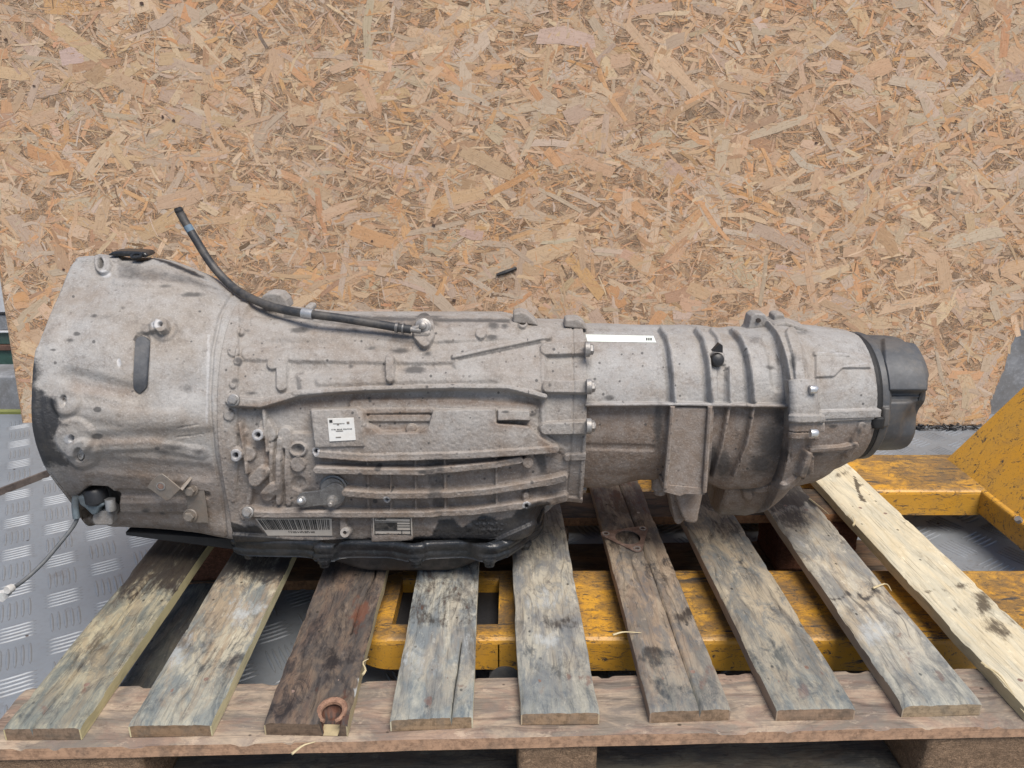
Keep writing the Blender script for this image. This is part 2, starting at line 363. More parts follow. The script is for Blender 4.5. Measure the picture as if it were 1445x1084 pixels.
def strand_mat():
    t = NT('pressed_wood_strand'); uv = t.uvc(); c0 = t.attr('tint').outputs['Color']
    g = t.noise(t.scale(uv, (12, 320, 1)), 1., 5, .7, .3); g2 = t.noise(t.scale(uv, (40, 1500, 1)), 1., 2, .6)
    b = t.noise(t.obj(), 3.0, 5, .7); f = t.noise(t.obj(), 150, 4, .7)
    c = t.mix(t.mul(t.ramp(g, .46, .70), .5), c0, t.mix(.5, c0, (.12, .065, .035)))
    c = t.mix(t.mul(t.ramp(g2, .5, .7), .25), c, (.75, .62, .48))
    c = t.mix(t.mul(t.ramp(b, .48, .68), .22), c, (.32, .26, .21))
    c = t.mix(t.mul(t.ramp(f, .55, .70), .6), c, t.mix(.7, c0, (.10, .055, .03))); c = t.mix(t.mul(t.ramp(t.noise(t.scale(t.obj(), (26, 60, 90)), 1., 7, .8, .8), .56, .68), .5), c, (.15, .10, .07)); c = t.mix(t.mul(t.ramp(t.noise(t.obj(), 1.3, 4, .6, 0, (3, 1, 1)), .50, .66), .22), c, (.36, .33, .29))
    return t.out(c, .74, 0, t.addf(t.mul(g, -1.), f), .5, .0008, .35)
STRAND = strand_mat()
GROUND = plain('yard_ground', (.12, .12, .12), .9, 0, .5, 3, .5)
LABELW = plain('white_label_paper', (.60, .60, .58), .55, 0, .12, 60, .1, (.5, .44, .38), .25)
LABELB = plain('label_print_black', (.02, .02, .02), .6, 0, .1, 200, .1, (.30, .27, .24), .25)
LABELD = plain('dusty_label_paper', (.50, .455, .40), .7, 0, .1, 90, .2, (.42, .36, .30), .25)
LABELHOLO = plain('bright_label_strip', (.66, .70, .66), .3, 0, .15, 40, .05, (.7, .8, .65), .3)
# ---------------------------------------------------------------- cast bodies: a loft of cross sections plus a relief of ribs, bosses and pockets
def seg_d(u, v, p, q):
    ax, ay = p; bx, by = q; dx, dy = bx - ax, by - ay; L = dx * dx + dy * dy + 1e-9
    t = np.clip(((u - ax) * dx + (v - ay) * dy) / L, 0, 1)
    return np.hypot(u - ax - t * dx, v - ay - t * dy), t
def poly_sd(u, v, pts):
    d = np.full(u.shape, 1e9); inside = np.zeros(u.shape, bool); n = len(pts)
    for i in range(n):
        p, q = pts[i], pts[(i + 1) % n]
        d = np.minimum(d, seg_d(u, v, p, q)[0])
        c = ((p[1] > v) != (q[1] > v)); xx = (q[0] - p[0]) * (v - p[1]) / ((q[1] - p[1]) if q[1] != p[1] else 1e-9) + p[0]
        inside ^= c & (u < xx)
    return np.where(inside, -d, d)
class Relief:
    def __init__(s, u, v): s.u, s.v = u, v; s.h = np.zeros(u.shape); s.W = np.zeros(u.shape + (4,))
    def bb(s, x0, x1, y0, y1): return np.nonzero((s.u > x0) & (s.u < x1) & (s.v > y0) & (s.v < y1))
    def _ap(s, I, val, mode, lvl=0):
        m = 1e-3
        if mode == 'max': s.h[I] = np.maximum(s.h[I], val * m)
        elif mode == 'add': s.h[I] += val * m
        elif mode == 'set': s.h[I] = s.h[I] * (1 - val) + lvl * m * val
    def rib(s, pts, w_, h, soft=3.5, mode='max', h1=None, w1=None):
        soft = soft * (.65 if mode == 'max' else 1); n = len(pts) - 1
        xs = [p[0] for p in pts]; ys = [p[1] for p in pts]; r = max(w_, w1 or 0) + soft + 1
        I = s.bb(min(xs) - r, max(xs) + r, min(ys) - r, max(ys) + r)
        if not len(I[0]): return
        u, v = s.u[I], s.v[I]; best = np.full(u.shape, 1e9); tt = np.zeros(u.shape)
        for i in range(n):
            d, t = seg_d(u, v, pts[i], pts[i + 1]); k = d < best; best[k] = d[k]; tt[k] = (i + t[k]) / n
        ww = w_ + ((w1 - w_) * tt if w1 is not None else 0); hh = h + ((h1 - h) * tt if h1 is not None else 0)
        s._ap(I, hh * S((ww + soft - best) / soft), mode)
    def poly(s, pts, h, soft=4, mode='max', lvl=0):
        soft = soft * (.7 if mode == 'max' else 1)
        xs = [p[0] for p in pts]; ys = [p[1] for p in pts]; r = soft + 1
        I = s.bb(min(xs) - r, max(xs) + r, min(ys) - r, max(ys) + r)
        if not len(I[0]): return
        d = poly_sd(s.u[I], s.v[I], pts); k = S((soft / 2 - d) / soft)
        s._ap(I, (h * k) if mode != 'set' else k, mode, lvl)
    def disc(s, x, y, r, h, soft=2.5, mode='max', ax=1.0, lvl=0, rot=0):
        soft = soft * (.6 if mode == 'max' else 1)
        R = r * max(ax, 1) + soft + 1; I = s.bb(x - R, x + R, y - R, y + R)
        if not len(I[0]): return
        a, b = s.u[I] - x, s.v[I] - y; c, q = math.cos(rot), math.sin(rot); a, b = a * c + b * q, -a * q + b * c
        d = np.hypot(a / ax, b); k = S((r + soft - d) / soft)
        s._ap(I, (h * k) if mode != 'set' else k, mode, lvl)
    def gau(s, x, y, rx, ry, h, rot=0, mode='add'):
        I = s.bb(x - 3 * max(rx, ry), x + 3 * max(rx, ry), y - 3 * max(rx, ry), y + 3 * max(rx, ry))
        if not len(I[0]): return
        a, b = s.u[I] - x, s.v[I] - y; c, q = math.cos(rot), math.sin(rot); a, b = a * c + b * q, -a * q + b * c
        s._ap(I, h * np.exp(-(a / rx) ** 2 - (b / ry) ** 2), mode)
    def hole(s, x, y, r, depth, ax=1.0):
        R = r * 2 + 3; I = s.bb(x - R, x + R, y - R, y + R)
        if len(I[0]): d = np.hypot((s.u[I] - x) / ax, s.v[I] - y); s.h[I] -= depth * 1e-3 * S((r + .8 - d) / 1.2)
    def boss(s, x, y, r, h, hole=0, soft=2.0, ax=1.0, bright=False):
        s.disc(x, y, r, h, soft, ax=ax)
        if hole: s.hole(x, y, hole, 12, ax); s.mark(3 if False else 0, x, y, 0, 0) if False else None
        if hole:
            I = s.bb(x - r - 3, x + r + 3, y - r - 3, y + r + 3)
            if len(I[0]):
                d = np.hypot((s.u[I] - x) / ax, s.v[I] - y); s.W[I + (1,)] = np.maximum(s.W[I + (1,)], 1.4 * (d < hole * 1.05))  # shade inside the hole painted into its colour
                if bright: s.W[I + (2,)] = np.maximum(s.W[I + (2,)], 1.3 * S((r + .5 - d) / 1.5) * (d > hole))
    def mark(s, ch, x, y, rx, ry, a=1.0, rot=0, pw=2):
        if rx <= 0: return
        R = 2.2 * max(rx, ry); I = s.bb(x - R, x + R, y - R, y + R)
        if not len(I[0]): return
        p, q = s.u[I] - x, s.v[I] - y; c, n = math.cos(rot), math.sin(rot); p, q = p * c + q * n, -p * n + q * c
        g = a * np.exp(-((p / rx) ** 2 + (q / ry) ** 2) ** (pw / 2)); s.W[I + (ch,)] = np.maximum(s.W[I + (ch,)], g)
    def mpoly(s, ch, pts, a=1.0, soft=12):
        xs = [p[0] for p in pts]; ys = [p[1] for p in pts]; r = soft
        I = s.bb(min(xs) - r, max(xs) + r, min(ys) - r, max(ys) + r)
        if not len(I[0]): return
        d = poly_sd(s.u[I], s.v[I], pts); s.W[I + (ch,)] = np.maximum(s.W[I + (ch,)], a * S((soft / 2 - d) / soft))

DRAW = np.array([0, -.93, .36])
def cast_body(name, stations, mat, parent, fn, step=.0013, frows=None, rough=.35, wav=.6, zfun=None, tilt=.55):
    """stations: (X, Yc, zc, [(dy,dz)...]) with the same number of profile points, top to bottom, dy towards the viewer"""
    st = sorted(stations, key=lambda s: s[0]); X = np.array([s[0] for s in st])
    nx = max(4, int((X[-1] - X[0]) / step)); xs = np.linspace(X[0], X[-1], nx)
    xs = np.unique(np.concatenate([xs, X]))
    A = np.array([[(s[1] - p[0], s[2] + p[1]) for p in s[3]] for s in st])   # (m,k,2)
    k = A.shape[1]; B = np.empty((len(xs), k, 2))
    # monotone-ish interpolation along X (linear with eased slopes)
    m = len(X); dX = np.diff(X)[:, None, None]; sl = np.diff(A, axis=0) / np.maximum(dX, 1e-6)
    T = np.zeros_like(A)
    if m > 2:
        a, b = sl[:-1], sl[1:]; T[1:-1] = np.where(a * b > 0, 2 * a * b / np.where(np.abs(a + b) < 1e-9, 1, a + b), 0)
    T[0] = sl[0]; T[-1] = sl[-1]
    i = np.clip(np.searchsorted(X, xs, side='right') - 1, 0, m - 2); hX = X[i + 1] - X[i]
    f = ((xs - X[i]) / hX)[:, None, None]; hX = hX[:, None, None]
    B = (2*f**3-3*f**2+1)*A[i] + (f**3-2*f**2+f)*hX*T[i] + (-2*f**3+3*f**2)*A[i+1] + (f**3-f**2)*hX*T[i+1]
    # along the profile
    L = np.linalg.norm(np.diff(B, axis=1), axis=2).sum(1).max(); nt = frows or int(L / step)
    ref = np.linalg.norm(np.diff(B.mean(0), axis=0), axis=1); cum = np.concatenate([[0], np.cumsum(ref)]); t = np.linspace(0, cum[-1], nt)
    j = np.clip(np.searchsorted(cum, t, side='right') - 1, 0, k - 2); g = ((t - cum[j]) / ref[j])[None, :, None]
    TT = np.zeros_like(B); TT[:, 1:-1] = (B[:, 2:] - B[:, :-2]) / (ref[:-1] + ref[1:])[None, :, None]
    TT[:, 0] = (B[:, 1] - B[:, 0]) / ref[0]; TT[:, -1] = (B[:, -1] - B[:, -2]) / ref[-1]; hr = ref[j][None, :, None]
    C = (2*g**3-3*g**2+1)*B[:, j] + (g**3-2*g**2+g)*hr*TT[:, j] + (-2*g**3+3*g**2)*B[:, j+1] + (g**3-g**2)*hr*TT[:, j+1]
    P = np.empty((len(xs), nt, 3)); P[..., 0] = xs[:, None]; P[..., 1:] = C
    du = np.gradient(P, axis=0); dv = np.gradient(P, axis=1); N = np.cross(du, dv); N /= np.linalg.norm(N, axis=2, keepdims=True) + 1e-12
    if N[len(xs)//2, nt//2, 1] > 0: N = -N
    face = (N * DRAW).sum(2)
    D = N * (1 - tilt) + DRAW * tilt; D /= np.linalg.norm(D, axis=2, keepdims=True)
    u, v = proj(P); R = Relief(u, v); fn(R)
    h = R.h * S((face + .05) / .3)
    h = h + (fbm(P, 22, 3, 3) - .5) * wav * 1e-3 * 2 + (fbm(P, 330, 2, 9) - .5) * rough * 1e-3 * 2
    P = P + D * h[..., None]
    if zfun: P = zfun(P)
    # back half
    nb = 36; tb = np.linspace(0, 1, nb + 2)[1:-1]; Cb = C[:, ::-1][:, (tb * (nt - 1)).astype(int)]
    Yc = np.interp(xs, X, [s[1] for s in st])[:, None]
    Pb = np.empty((len(xs), nb, 3)); Pb[..., 0] = xs[:, None]; Pb[..., 1] = 2 * Yc - Cb[..., 0]; Pb[..., 2] = Cb[..., 1]
    Q = np.concatenate([P, Pb], 1); nr = nt + nb
    W = np.concatenate([R.W, np.zeros((len(xs), nb, 4))], 1)
    caps = []
    for e in (0, -1):
        c = Q[e].mean(0); caps.append([c + (Q[e] - c) * q for q in (.93, .5, .02)])
    rings = [caps[0][2], caps[0][1], caps[0][0]] + list(Q) + caps[1]
    WW = [W[0]] * 3 + list(W) + [W[-1]] * 3
    V = np.array(rings).reshape(-1, 3); nxx = len(rings)
    a = np.arange(nxx - 1)[:, None] * nr; b = np.arange(nr)[None, :]; b2 = (b + 1) % nr
    Fq = np.stack([a + b, a + b2, a + nr + b2, a + nr + b], -1).reshape(-1, 4)
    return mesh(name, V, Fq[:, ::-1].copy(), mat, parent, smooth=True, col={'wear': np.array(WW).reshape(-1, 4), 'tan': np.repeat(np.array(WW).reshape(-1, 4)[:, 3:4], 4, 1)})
# ---------------------------------------------------------------- THE GEARBOX
AY, AZ = 1.14, .388
G = root('automatic_gearbox', 'large dusty aluminium automatic gearbox with transfer housing lying along the wooden pallet', 'gearbox', (0, AY, .144))
XS = -.405      # bell / case joint
def pt(X, u, v):
    p = at_x(u, v, X); return (AY - p[1], p[2] - AZ)

# bell housing
fl = [(0, .217), (.030, .211), (.075, .178), (.117, .147), (.155, .112), (.190, .030), (.184, -.035), (.140, -.113), (.104, -.172), (0, -.19)]
def mixp(a, b, f): return [(x0 * (1 - f) + x1 * f, y0 * (1 - f) + y1 * f) for (x0, y0), (x1, y1) in zip(a, b)]
seam = [(0, .152), (.035, .148), (.075, .128), (.115, .092), (.142, .045), (.158, -.010), (.158, -.070), (.152, -.122), (.144, -.176), (0, -.178)]
b1 = [(0, .214), (.035, .207), (.082, .168), (.125, .132), (.158, .092), (.184, .020), (.180, -.042), (.148, -.118), (.118, -.172), (0, -.186)]
b2 = [(0, .190), (.036, .184), (.084, .152), (.124, .115), (.152, .070), (.170, .005), (.168, -.056), (.151, -.120), (.130, -.172), (0, -.18)]
bell_st = [(-.6365, AY, AZ, mixp(fl, b1, .5)), (-.634, AY, AZ, fl), (-.622, AY, AZ, fl), (-.600, AY, AZ, mixp(fl, b1, .6)), (-.54, AY, AZ, b1), (-.47, AY, AZ, b2), (-.425, AY, AZ, mixp(b2, seam, .75)), (XS, AY, AZ, seam)]
def bell_relief(r):
    # swellings and creases
    r.gau(215, 430, 90, 30, 3); r.gau(240, 590, 60, 28, 4.5); r.gau(140, 470, 60, 40, 3)
    r.rib([(98, 532), (190, 556)], 3, -5, 16, 'add'); r.rib([(95, 575), (180, 590), (250, 590)], 4, 2.5, 14, 'add')
    r.poly([(125, 612), (300, 606), (318, 700), (318, 760), (170, 745), (125, 690)], -3.0, 12, 'add')
    r.rib([(130, 632), (215, 628), (285, 640)], 3, 3.0, 9, 'add'); r.rib([(125, 655), (290, 668)], 4, -3, 12, 'add')
    r.rib([(165, 697), (290, 700)], 2, -5.5, 5, 'add'); r.rib([(165, 716), (262, 716)], 5, 3.5, 7, 'add')
    r.gau(265, 545, 24, 18, -3.5, .5)
    r.rib([(165, 398), (240, 402), (320, 424)], 1.5, 2.0, 6, 'add')
    r.rib([(200, 379), (290, 395)], 3, -2.0, 10, 'add')
    # joint step to the case
    r.rib([(330, 412), (311, 445), (300, 495), (296, 560), (301, 640), (312, 700), (319, 760)], 1.0, -3.0, 2.2, 'add')
    # flange rim and bolt seats
    r.poly([(38, 490), (56, 490), (54, 590), (70, 650), (112, 715), (95, 730), (50, 660), (38, 590)], 2.5, 8, 'add')
    for x, y, rr, ax in ((92, 566, 9, .62), (103, 617, 15, 1.0), (115, 640, 9, .65)):
        r.disc(x + 3, y, rr + 8, 4.5, 8, 'add')
    r.disc(92, 566, 6, -9, 3, 'add', .6); r.disc(115, 640, 8, -9, 3, 'add', .62)
    r.disc(103, 617, 10, 5, 2.5); r.hole(103, 618, 4, 10, .8); r.mark(1, 103, 618, 4, 4, 1.6); r.mark(2, 99, 619, 9, 8, .9)
    for x, y in ((92, 566), (115, 640)): r.mark(2, x, y, 9, 12, .62)
    # top lug with bolt seat
    r.disc(147, 374, 13, 7, 4, ax=.8); r.hole(145, 375, 6, 10, .6); r.mark(1, 145, 375, 4, 7, 1.4); r.mark(2, 150, 388, 10, 6, .8)
    r.disc(163, 360, 10, 5, 4); r.mark(2, 167, 363, 12, 8, .6); r.rib([(110, 366), (150, 369)], 1.5, 3, 3, 'add')
    # round boss with pointer web
    r.rib([(198, 467), (232, 462)], 4, 3, 5, h1=13, w1=6); r.disc(232, 463, 9.5, 14, 2.2); r.disc(232, 463, 15, 3, 6, 'add')
    r.hole(232, 462.5, 2.3, 14); r.mark(1, 232, 462.5, 2.6, 2.6, 2); r.mark(2, 226, 462, 10, 7, 1.1)
    # recess round the rubber plug
    r.rib([(201, 480), (198, 548)], 9, -3, 3, 'add')
    r.poly([(163, 505), (169, 505), (172, 519), (166, 520)], -.8, 2, 'add'); r.mark(2, 168, 512, 4, 8, .9)
    # torn window at the bottom with sensor
    r.poly([(112, 700), (122, 688), (150, 690), (166, 702), (168, 722), (150, 735), (118, 730)], 1, 5, 'set', -26)
    r.mark(0, 140, 712, 20, 16, 1.1); r.mark(2, 158, 694, 8, 5, .5)
    # pressed H mark
    for p, q in (((251, 604), (280, 599)), ((250, 617), (286, 613)), ((264, 601), (266, 616))): r.rib([p, q], .6, -.9, 1.2, 'add'); 
    for x in range(252, 284, 5): r.mark(1, x, 615.5, 4, 1.2, .8)
    # oil and soot
    r.mpoly(0, [(30, 505), (57, 508), (60, 530), (54, 545), (66, 556), (82, 560), (88, 590), (98, 598), (100, 603), (86, 604), (76, 622), (92, 642), (108, 655), (118, 664), (96, 660), (80, 660), (60, 662), (30, 640)], .80, 22)
    r.mpoly(0, [(160, 345), (215, 350), (250, 366), (330, 398), (330, 408), (290, 394), (215, 366), (200, 372), (185, 366), (170, 358), (158, 352)], .9, 8)
    r.mpoly(0, [(120, 340), (170, 345), (165, 357), (135, 357)], .8, 6)
    r.mpoly(1, [(165, 366), (210, 375), (260, 385), (330, 415), (310, 412), (250, 400), (165, 396)], .60, 14)
    for x, y, a, b, s_ in ((270, 417, 22, 4, 1.0), (235, 405, 12, 3, .7), (262, 548, 16, 9, .62), (245, 632, 24, 7, .8), (280, 638, 16, 6, .7), (230, 640, 14, 8, .6), (135, 447, 8, 3, .8), (110, 472, 5, 3, 1.3), (100, 481, 8, 3, .8), (75, 494, 5, 2, 1), (139, 578, 5, 3.5, 1.8), (137, 616, 6, 3.5, 1.8), (222, 633, 3.5, 2.5, 1.7), (104, 419, 1.8, 1.8, 1.8), (134, 483, 2, 2, 1.8), (78, 512, 2, 2, 1.7), (206, 721, 8, 4, .9), (228, 725, 6, 4, .8), (150, 449, 14, 5, .5), (185, 552, 3, 2, .8), (175, 436, 5, 3, .6), (255, 470, 12, 8, .5), (282, 440, 2, 1.5, 1.4), (270, 482, 1.6, 1.4, 1.4)):
        r.mark(1, x, y, a, b, s_)
    r.mpoly(1, [(191, 474), (200, 472), (204, 480), (194, 484), (188, 480)], 1.2, 3)
    # brown towards the underside: dust, with warm bounce and fold shadows painted in
    r.mpoly(3, [(90, 650), (320, 655), (330, 775), (90, 775)], .8, 60)
    r.mpoly(3, [(100, 535), (190, 548), (186, 560), (100, 556)], .6, 16); r.mpoly(3, [(130, 618), (230, 616), (230, 628), (130, 630)], .6, 12)
    r.mpoly(2, [(60, 440), (110, 380), (150, 395), (120, 470), (80, 480)], .30, 30); r.mpoly(2, [(215, 480), (290, 480), (290, 530), (215, 520)], .28, 30); r.mpoly(2, [(290, 470), (299, 470), (296, 600), (288, 600)], .5, 8)
bell = cast_body('bell_housing', bell_st, CAST2, G, bell_relief, .0013)

# main case
mc = [(0, .128), (.035, .125), (.072, .112), (.105, .085), (.132, .045), (.148, -.010), (.150, -.065), (.147, -.120), (.142, -.177), (0, -.178)]
mr = [(0, .118), (.035, .115), (.068, .102), (.100, .078), (.125, .040), (.138, -.010), (.140, -.060), (.136, -.105), (.126, -.152), (0, -.160)]
fr_ = [(0, .116), (.040, .112), (.075, .098), (.104, .070), (.125, .030), (.134, -.018), (.131, -.062), (.120, -.100), (.100, -.136), (0, -.145)]
lip = mixp(seam, mc, .25)
case_st = [(XS, AY, AZ, seam), (-.392, AY, AZ, seam), (-.386, AY, AZ, lip), (-.33, AY, AZ, mixp(seam, mc, .7)), (-.26, AY, AZ, mc), (-.12, AY, AZ, mc), (-.02, AY, AZ, mc[:5] + mc[5:]), (.022, AY, AZ, mr[:5] + [(.140, -.010), (.143, -.063), (.141, -.116), (.134, -.174), (0, -.176)]), (.048, AY, AZ, mixp(mr, fr_, .7)), (.064, AY, AZ, fr_), (.102, AY, AZ, fr_), (.105, AY, AZ, fr_)]
def case_relief(r):
    # rib network, lower half
    mx = 'max'
    # plateau with pocket
    r.poly([(440, 578), (508, 576), (516, 580), (520, 596), (538, 609), (590, 608), (606, 600), (612, 578), (700, 576), (702, 596), (745, 600), (760, 614), (790, 631), (655, 641), (455, 638), (446, 620)], 18, 5)
    r.poly([(442, 577), (508, 575), (516, 590), (520, 628), (448, 630)], 21, 6)
    r.rib([(452, 637), (520, 642), (655, 639), (740, 634), (783, 630)], 4.2, 22, 4)
    r.rib([(452, 658), (520, 660), (600, 661), (650, 657), (700, 652), (732, 646)], 4.0, 24, 3.5, h1=17)
    r.rib([(492, 689), (540, 693), (632, 693), (690, 689), (744, 681), (796, 671)], 4.2, 24, 3.5, h1=13)
    r.rib([(352, 716), (380, 720), (520, 721), (600, 721), (669, 718), (739, 709), (796, 698)], 4.4, 23, 3.5, h1=13)
    for x, y0, y1, h in ((520, 640, 716, 6), (587, 640, 720, 6), (628, 640, 718, 9), (700, 640, 712, 8), (420, 660, 700, 4)): r.rib([(x, y0), (x + 1, y1)], 1.0, h, 4)
    # step behind the ribs
    r.poly([(300, 645), (612, 645), (616, 748), (300, 748)], 3.0, 12, 'add')
    r.poly([(627, 648), (790, 640), (790, 700), (700, 748), (627, 748)], 1.5, 12, 'add')
    r.rib([(553, 664), (553, 722)], .8, 11, 2.2); r.boss(549, 699, 5.5, 18, 2.0, bright=True)
    # inner ridges of the pocket
    r.rib([(524, 590), (604, 590)], 4, 4, 4); r.rib([(518, 580), (610, 579)], 3, 6, 4); r.disc(581, 605, 6, 14, 4)
    # middle long ribs
    r.rib([(333, 567), (372, 570), (400, 563), (425, 556), (470, 552)], 5.5, 20, 4.5, w1=3)
    r.rib([(420, 556), (520, 550), (640, 547), (715, 548), (768, 560)], 2.4, 21, 4)
    r.poly([(420, 530), (560, 522), (700, 522), (760, 530), (768, 556), (640, 548), (520, 550), (425, 556)], 8, 16)
    r.rib([(500, 572), (640, 570), (750, 578)], 5, 4.5, 8)
    r.poly([(702, 578), (746, 579), (747, 593), (702, 593)], 19, 2.5)
    # flange bosses on the right
    r.rib([(772, 547), (832, 547)], 7, 14, 4, w1=8); r.rib([(768, 604), (832, 602)], 7, 15, 4, w1=8)
    r.rib([(770, 495), (832, 493)], 7, 9, 5); r.rib([(800, 645), (830, 643)], 4, 6, 3); r.rib([(762, 612), (795, 636)], 3, 10, 6, h1=2)
    r.poly([(760, 490), (770, 480), (770, 620), (762, 605)], 6, 10)
    r.rib([(808, 452), (809, 560), (806, 620), (800, 700)], .5, -2.2, 1.2, 'add')
    r.rib([(824, 618), (818, 700)], 1.2, 4, 2.2); r.rib([(745, 700), (790, 702), (830, 706)], 2, 4, 4)
    # upper half: swellings and ridges
    r.rib([(640, 505), (700, 492), (760, 480), (775, 478)], 1.5, 9, 6); r.poly([(640, 506), (770, 480), (772, 545), (700, 545), (640, 540)], 5.0, 12)
    r.gau(420, 470, 70, 14, 5, .05); r.gau(620, 470, 130, 9, 3.0); r.rib([(360, 455), (440, 462), (600, 478), (760, 470)], 4, 3.5, 9)
    r.rib([(350, 500), (440, 502), (600, 505), (690, 502)], 6, 4, 10); r.gau(430, 522, 40, 10, -3.5)
    r.gau(560, 492, 70, 6, -3); r.gau(420, 485, 55, 5, -2.5); r.rib([(455, 539), (560, 535), (700, 533)], 3, 3, 8, 'add')
    r.rib([(640, 462), (770, 462)], 3, 3.5, 8, 'add'); r.gau(690, 470, 60, 6, -3)
    r.rib([(385, 515), (398, 512), (398, 545)], 6, 6, 5)
    # upright pin, fitting boss and small cap
    r.rib([(552, 512), (553, 536)], 5.5, 19, 2.4); r.disc(552, 509, 5.5, 15, 2, ax=1.1)
    r.disc(600, 462, 12, 15, 3); r.rib([(593, 476), (600, 484), (605, 476)], 8, 12, 3); r.rib([(586, 475), (606, 475)], 2.4, 17, 1.5)
    r.disc(679, 473, 6.5, 8, 2.5, ax=1.1); r.rib([(736, 446), (737, 460)], 6.5, 11, 3); r.hole(736, 458, 5, 9, 1.2); r.mark(1, 736, 458, 5, 4, 1.0)
    # left cluster
    r.poly([(318, 430), (338, 428), (334, 745), (318, 745), (302, 640), (299, 560), (304, 480)], 3.5, 5)
    r.rib([(322, 445), (311, 500), (308, 560), (313, 640), (320, 740)], 5, 4, 4)
    for x, y, rr in ((341, 469, 5), (331, 497, 7), (336, 510, 5), (330, 543, 5), (325, 586, 7)): r.disc(x, y, rr, 7, 3.5)
    r.disc(330, 565, 9, 9, 2.5)
    r.rib([(375, 578), (380, 634)], 1.5, 13, 5, w1=1.0); r.boss(369, 612, 8, 19, 3, 2.2, bright=True); r.rib([(376, 600), (382, 614)], 8, 8, 5)
    r.rib([(341, 598), (352, 664)], 1.2, 12, 5); r.boss(338, 639, 8.5, 19, 3.2, 2.2, bright=True); r.rib([(346, 636), (354, 640)], 8, 8, 5)
    r.rib([(404, 612), (404, 622)], 9, 9, 4); r.rib([(397, 620), (396, 706)], 3.2, 12, 3); r.rib([(385, 625), (385, 700)], 2, 7, 3.5)
    r.rib([(408, 630), (409, 708)], 3.5, 9, 4); r.poly([(405, 610), (445, 610), (470, 640), (480, 700), (470, 716), (405, 716)], 6.5, 5)
    r.disc(423, 633, 9.5, 12, 2.2, ax=1.25); r.hole(423, 632, 6.5, 7, 1.3); r.mark(1, 423, 632, 7, 5, .8)
    r.disc(423, 653, 10.5, 11, 1.8); r.disc(423, 680, 7, -3.5, 5, 'add'); r.mark(1, 424, 676, 9, 8, .6)
    r.rib([(365, 673), (374, 664)], 8.5, 16, 3); r.rib([(380, 695), (388, 687)], 8.5, 12, 3)
    r.disc(378, 665, 26, 4, 10, 'add'); r.boss(450, 634, 6, 17, 2.4, bright=True)
    r.rib([(356, 690), (352, 715)], 2.5, 11, 4); r.disc(350, 723, 10, 10, 2.5)
    r.rib([(486, 728), (487, 744)], 3.5, 12, 3, w1=5.0)
    r.disc(470, 697, 18, 12, 3); r.disc(468, 695, 20, 9, 4)
    r.boss(743, 650, 7.5, 16); r.rib([(746, 640), (745, 652)], 5, 12, 3); r.boss(741, 709, 6, 16, 2.2, bright=True); r.rib([(741, 696), (741, 706)], 3.5, 12, 3)
    r.rib([(330, 606), (345, 610)], 3, 4, 6); r.rib([(335, 655), (330, 705)], 2, 5, 6)
    # plate seat, embossed mark
    r.poly([(524, 727), (583, 727), (584, 760), (525, 761)], 9, 3)
    rnd = random.Random(5)
    r.disc(662, 743, 6, 1.5, 1.2); r.disc(662, 743, 3.6, 0, 1.2, 'set', 1, 3.0)
    for yy, x0, x1 in ((732, 676, 702), (740, 672, 712), (748, 676, 708)):
        x = x0
        while x < x1:
            k = rnd.choice('|-o/'); 
            if k == '|': r.rib([(x, yy - 2), (x, yy + 3)], .5, 1.6, 1.0, 'add')
            elif k == '/': r.rib([(x, yy + 3), (x + 2.5, yy - 2)], .5, 1.6, 1.0, 'add')
            elif k == '-': r.rib([(x, yy), (x + 3, yy)], .5, 1.6, 1.0, 'add')
            else: r.disc(x + 1, yy, 1.8, 1.6, 1.0, 'add')
            x += 5
    # bottom flange and rust coloured fillets
    r.rib([(300, 757), (420, 765), (600, 772), (700, 768), (757, 742)], 5, 5, 6)
    # oil along the bottom
    r.mpoly(0, [(290, 800), (290, 745), (310, 739), (325, 737), (345, 744), (362, 742), (372, 752), (400, 760), (440, 761), (500, 762), (560, 763), (610, 756), (620, 735), (640, 735), (652, 745), (680, 728), (705, 735), (722, 730), (738, 712), (755, 705), (770, 706), (772, 722), (758, 740), (755, 800)], 1.35, 18)
    r.mpoly(1, [(600, 640), (628, 640), (630, 668), (600, 668)], .55, 10); r.mpoly(1, [(602, 668), (626, 668), (626, 700), (606, 700)], .6, 12); r.mpoly(1, [(605, 696), (626, 696), (626, 722), (610, 722)], .55, 12)  # upright shadow band across the ribs, put into the colour
    r.mpoly(1, [(750, 638), (770, 640), (772, 668), (762, 668)], .85, 10); r.mpoly(1, [(740, 685), (775, 682), (770, 694), (742, 696)], .7, 8); r.mpoly(1, [(700, 640), (742, 640), (735, 650), (700, 651)], .6, 6)  # dark gaps between the ribs, painted as shade
    r.mpoly(1, [(400, 440), (560, 447), (720, 450), (720, 458), (560, 454), (400, 450)], .85, 8); r.mpoly(1, [(640, 508), (762, 482), (765, 487), (650, 510)], .8, 5)
    r.mpoly(1, [(430, 440), (620, 446), (620, 462), (500, 466), (430, 456)], .58, 10)
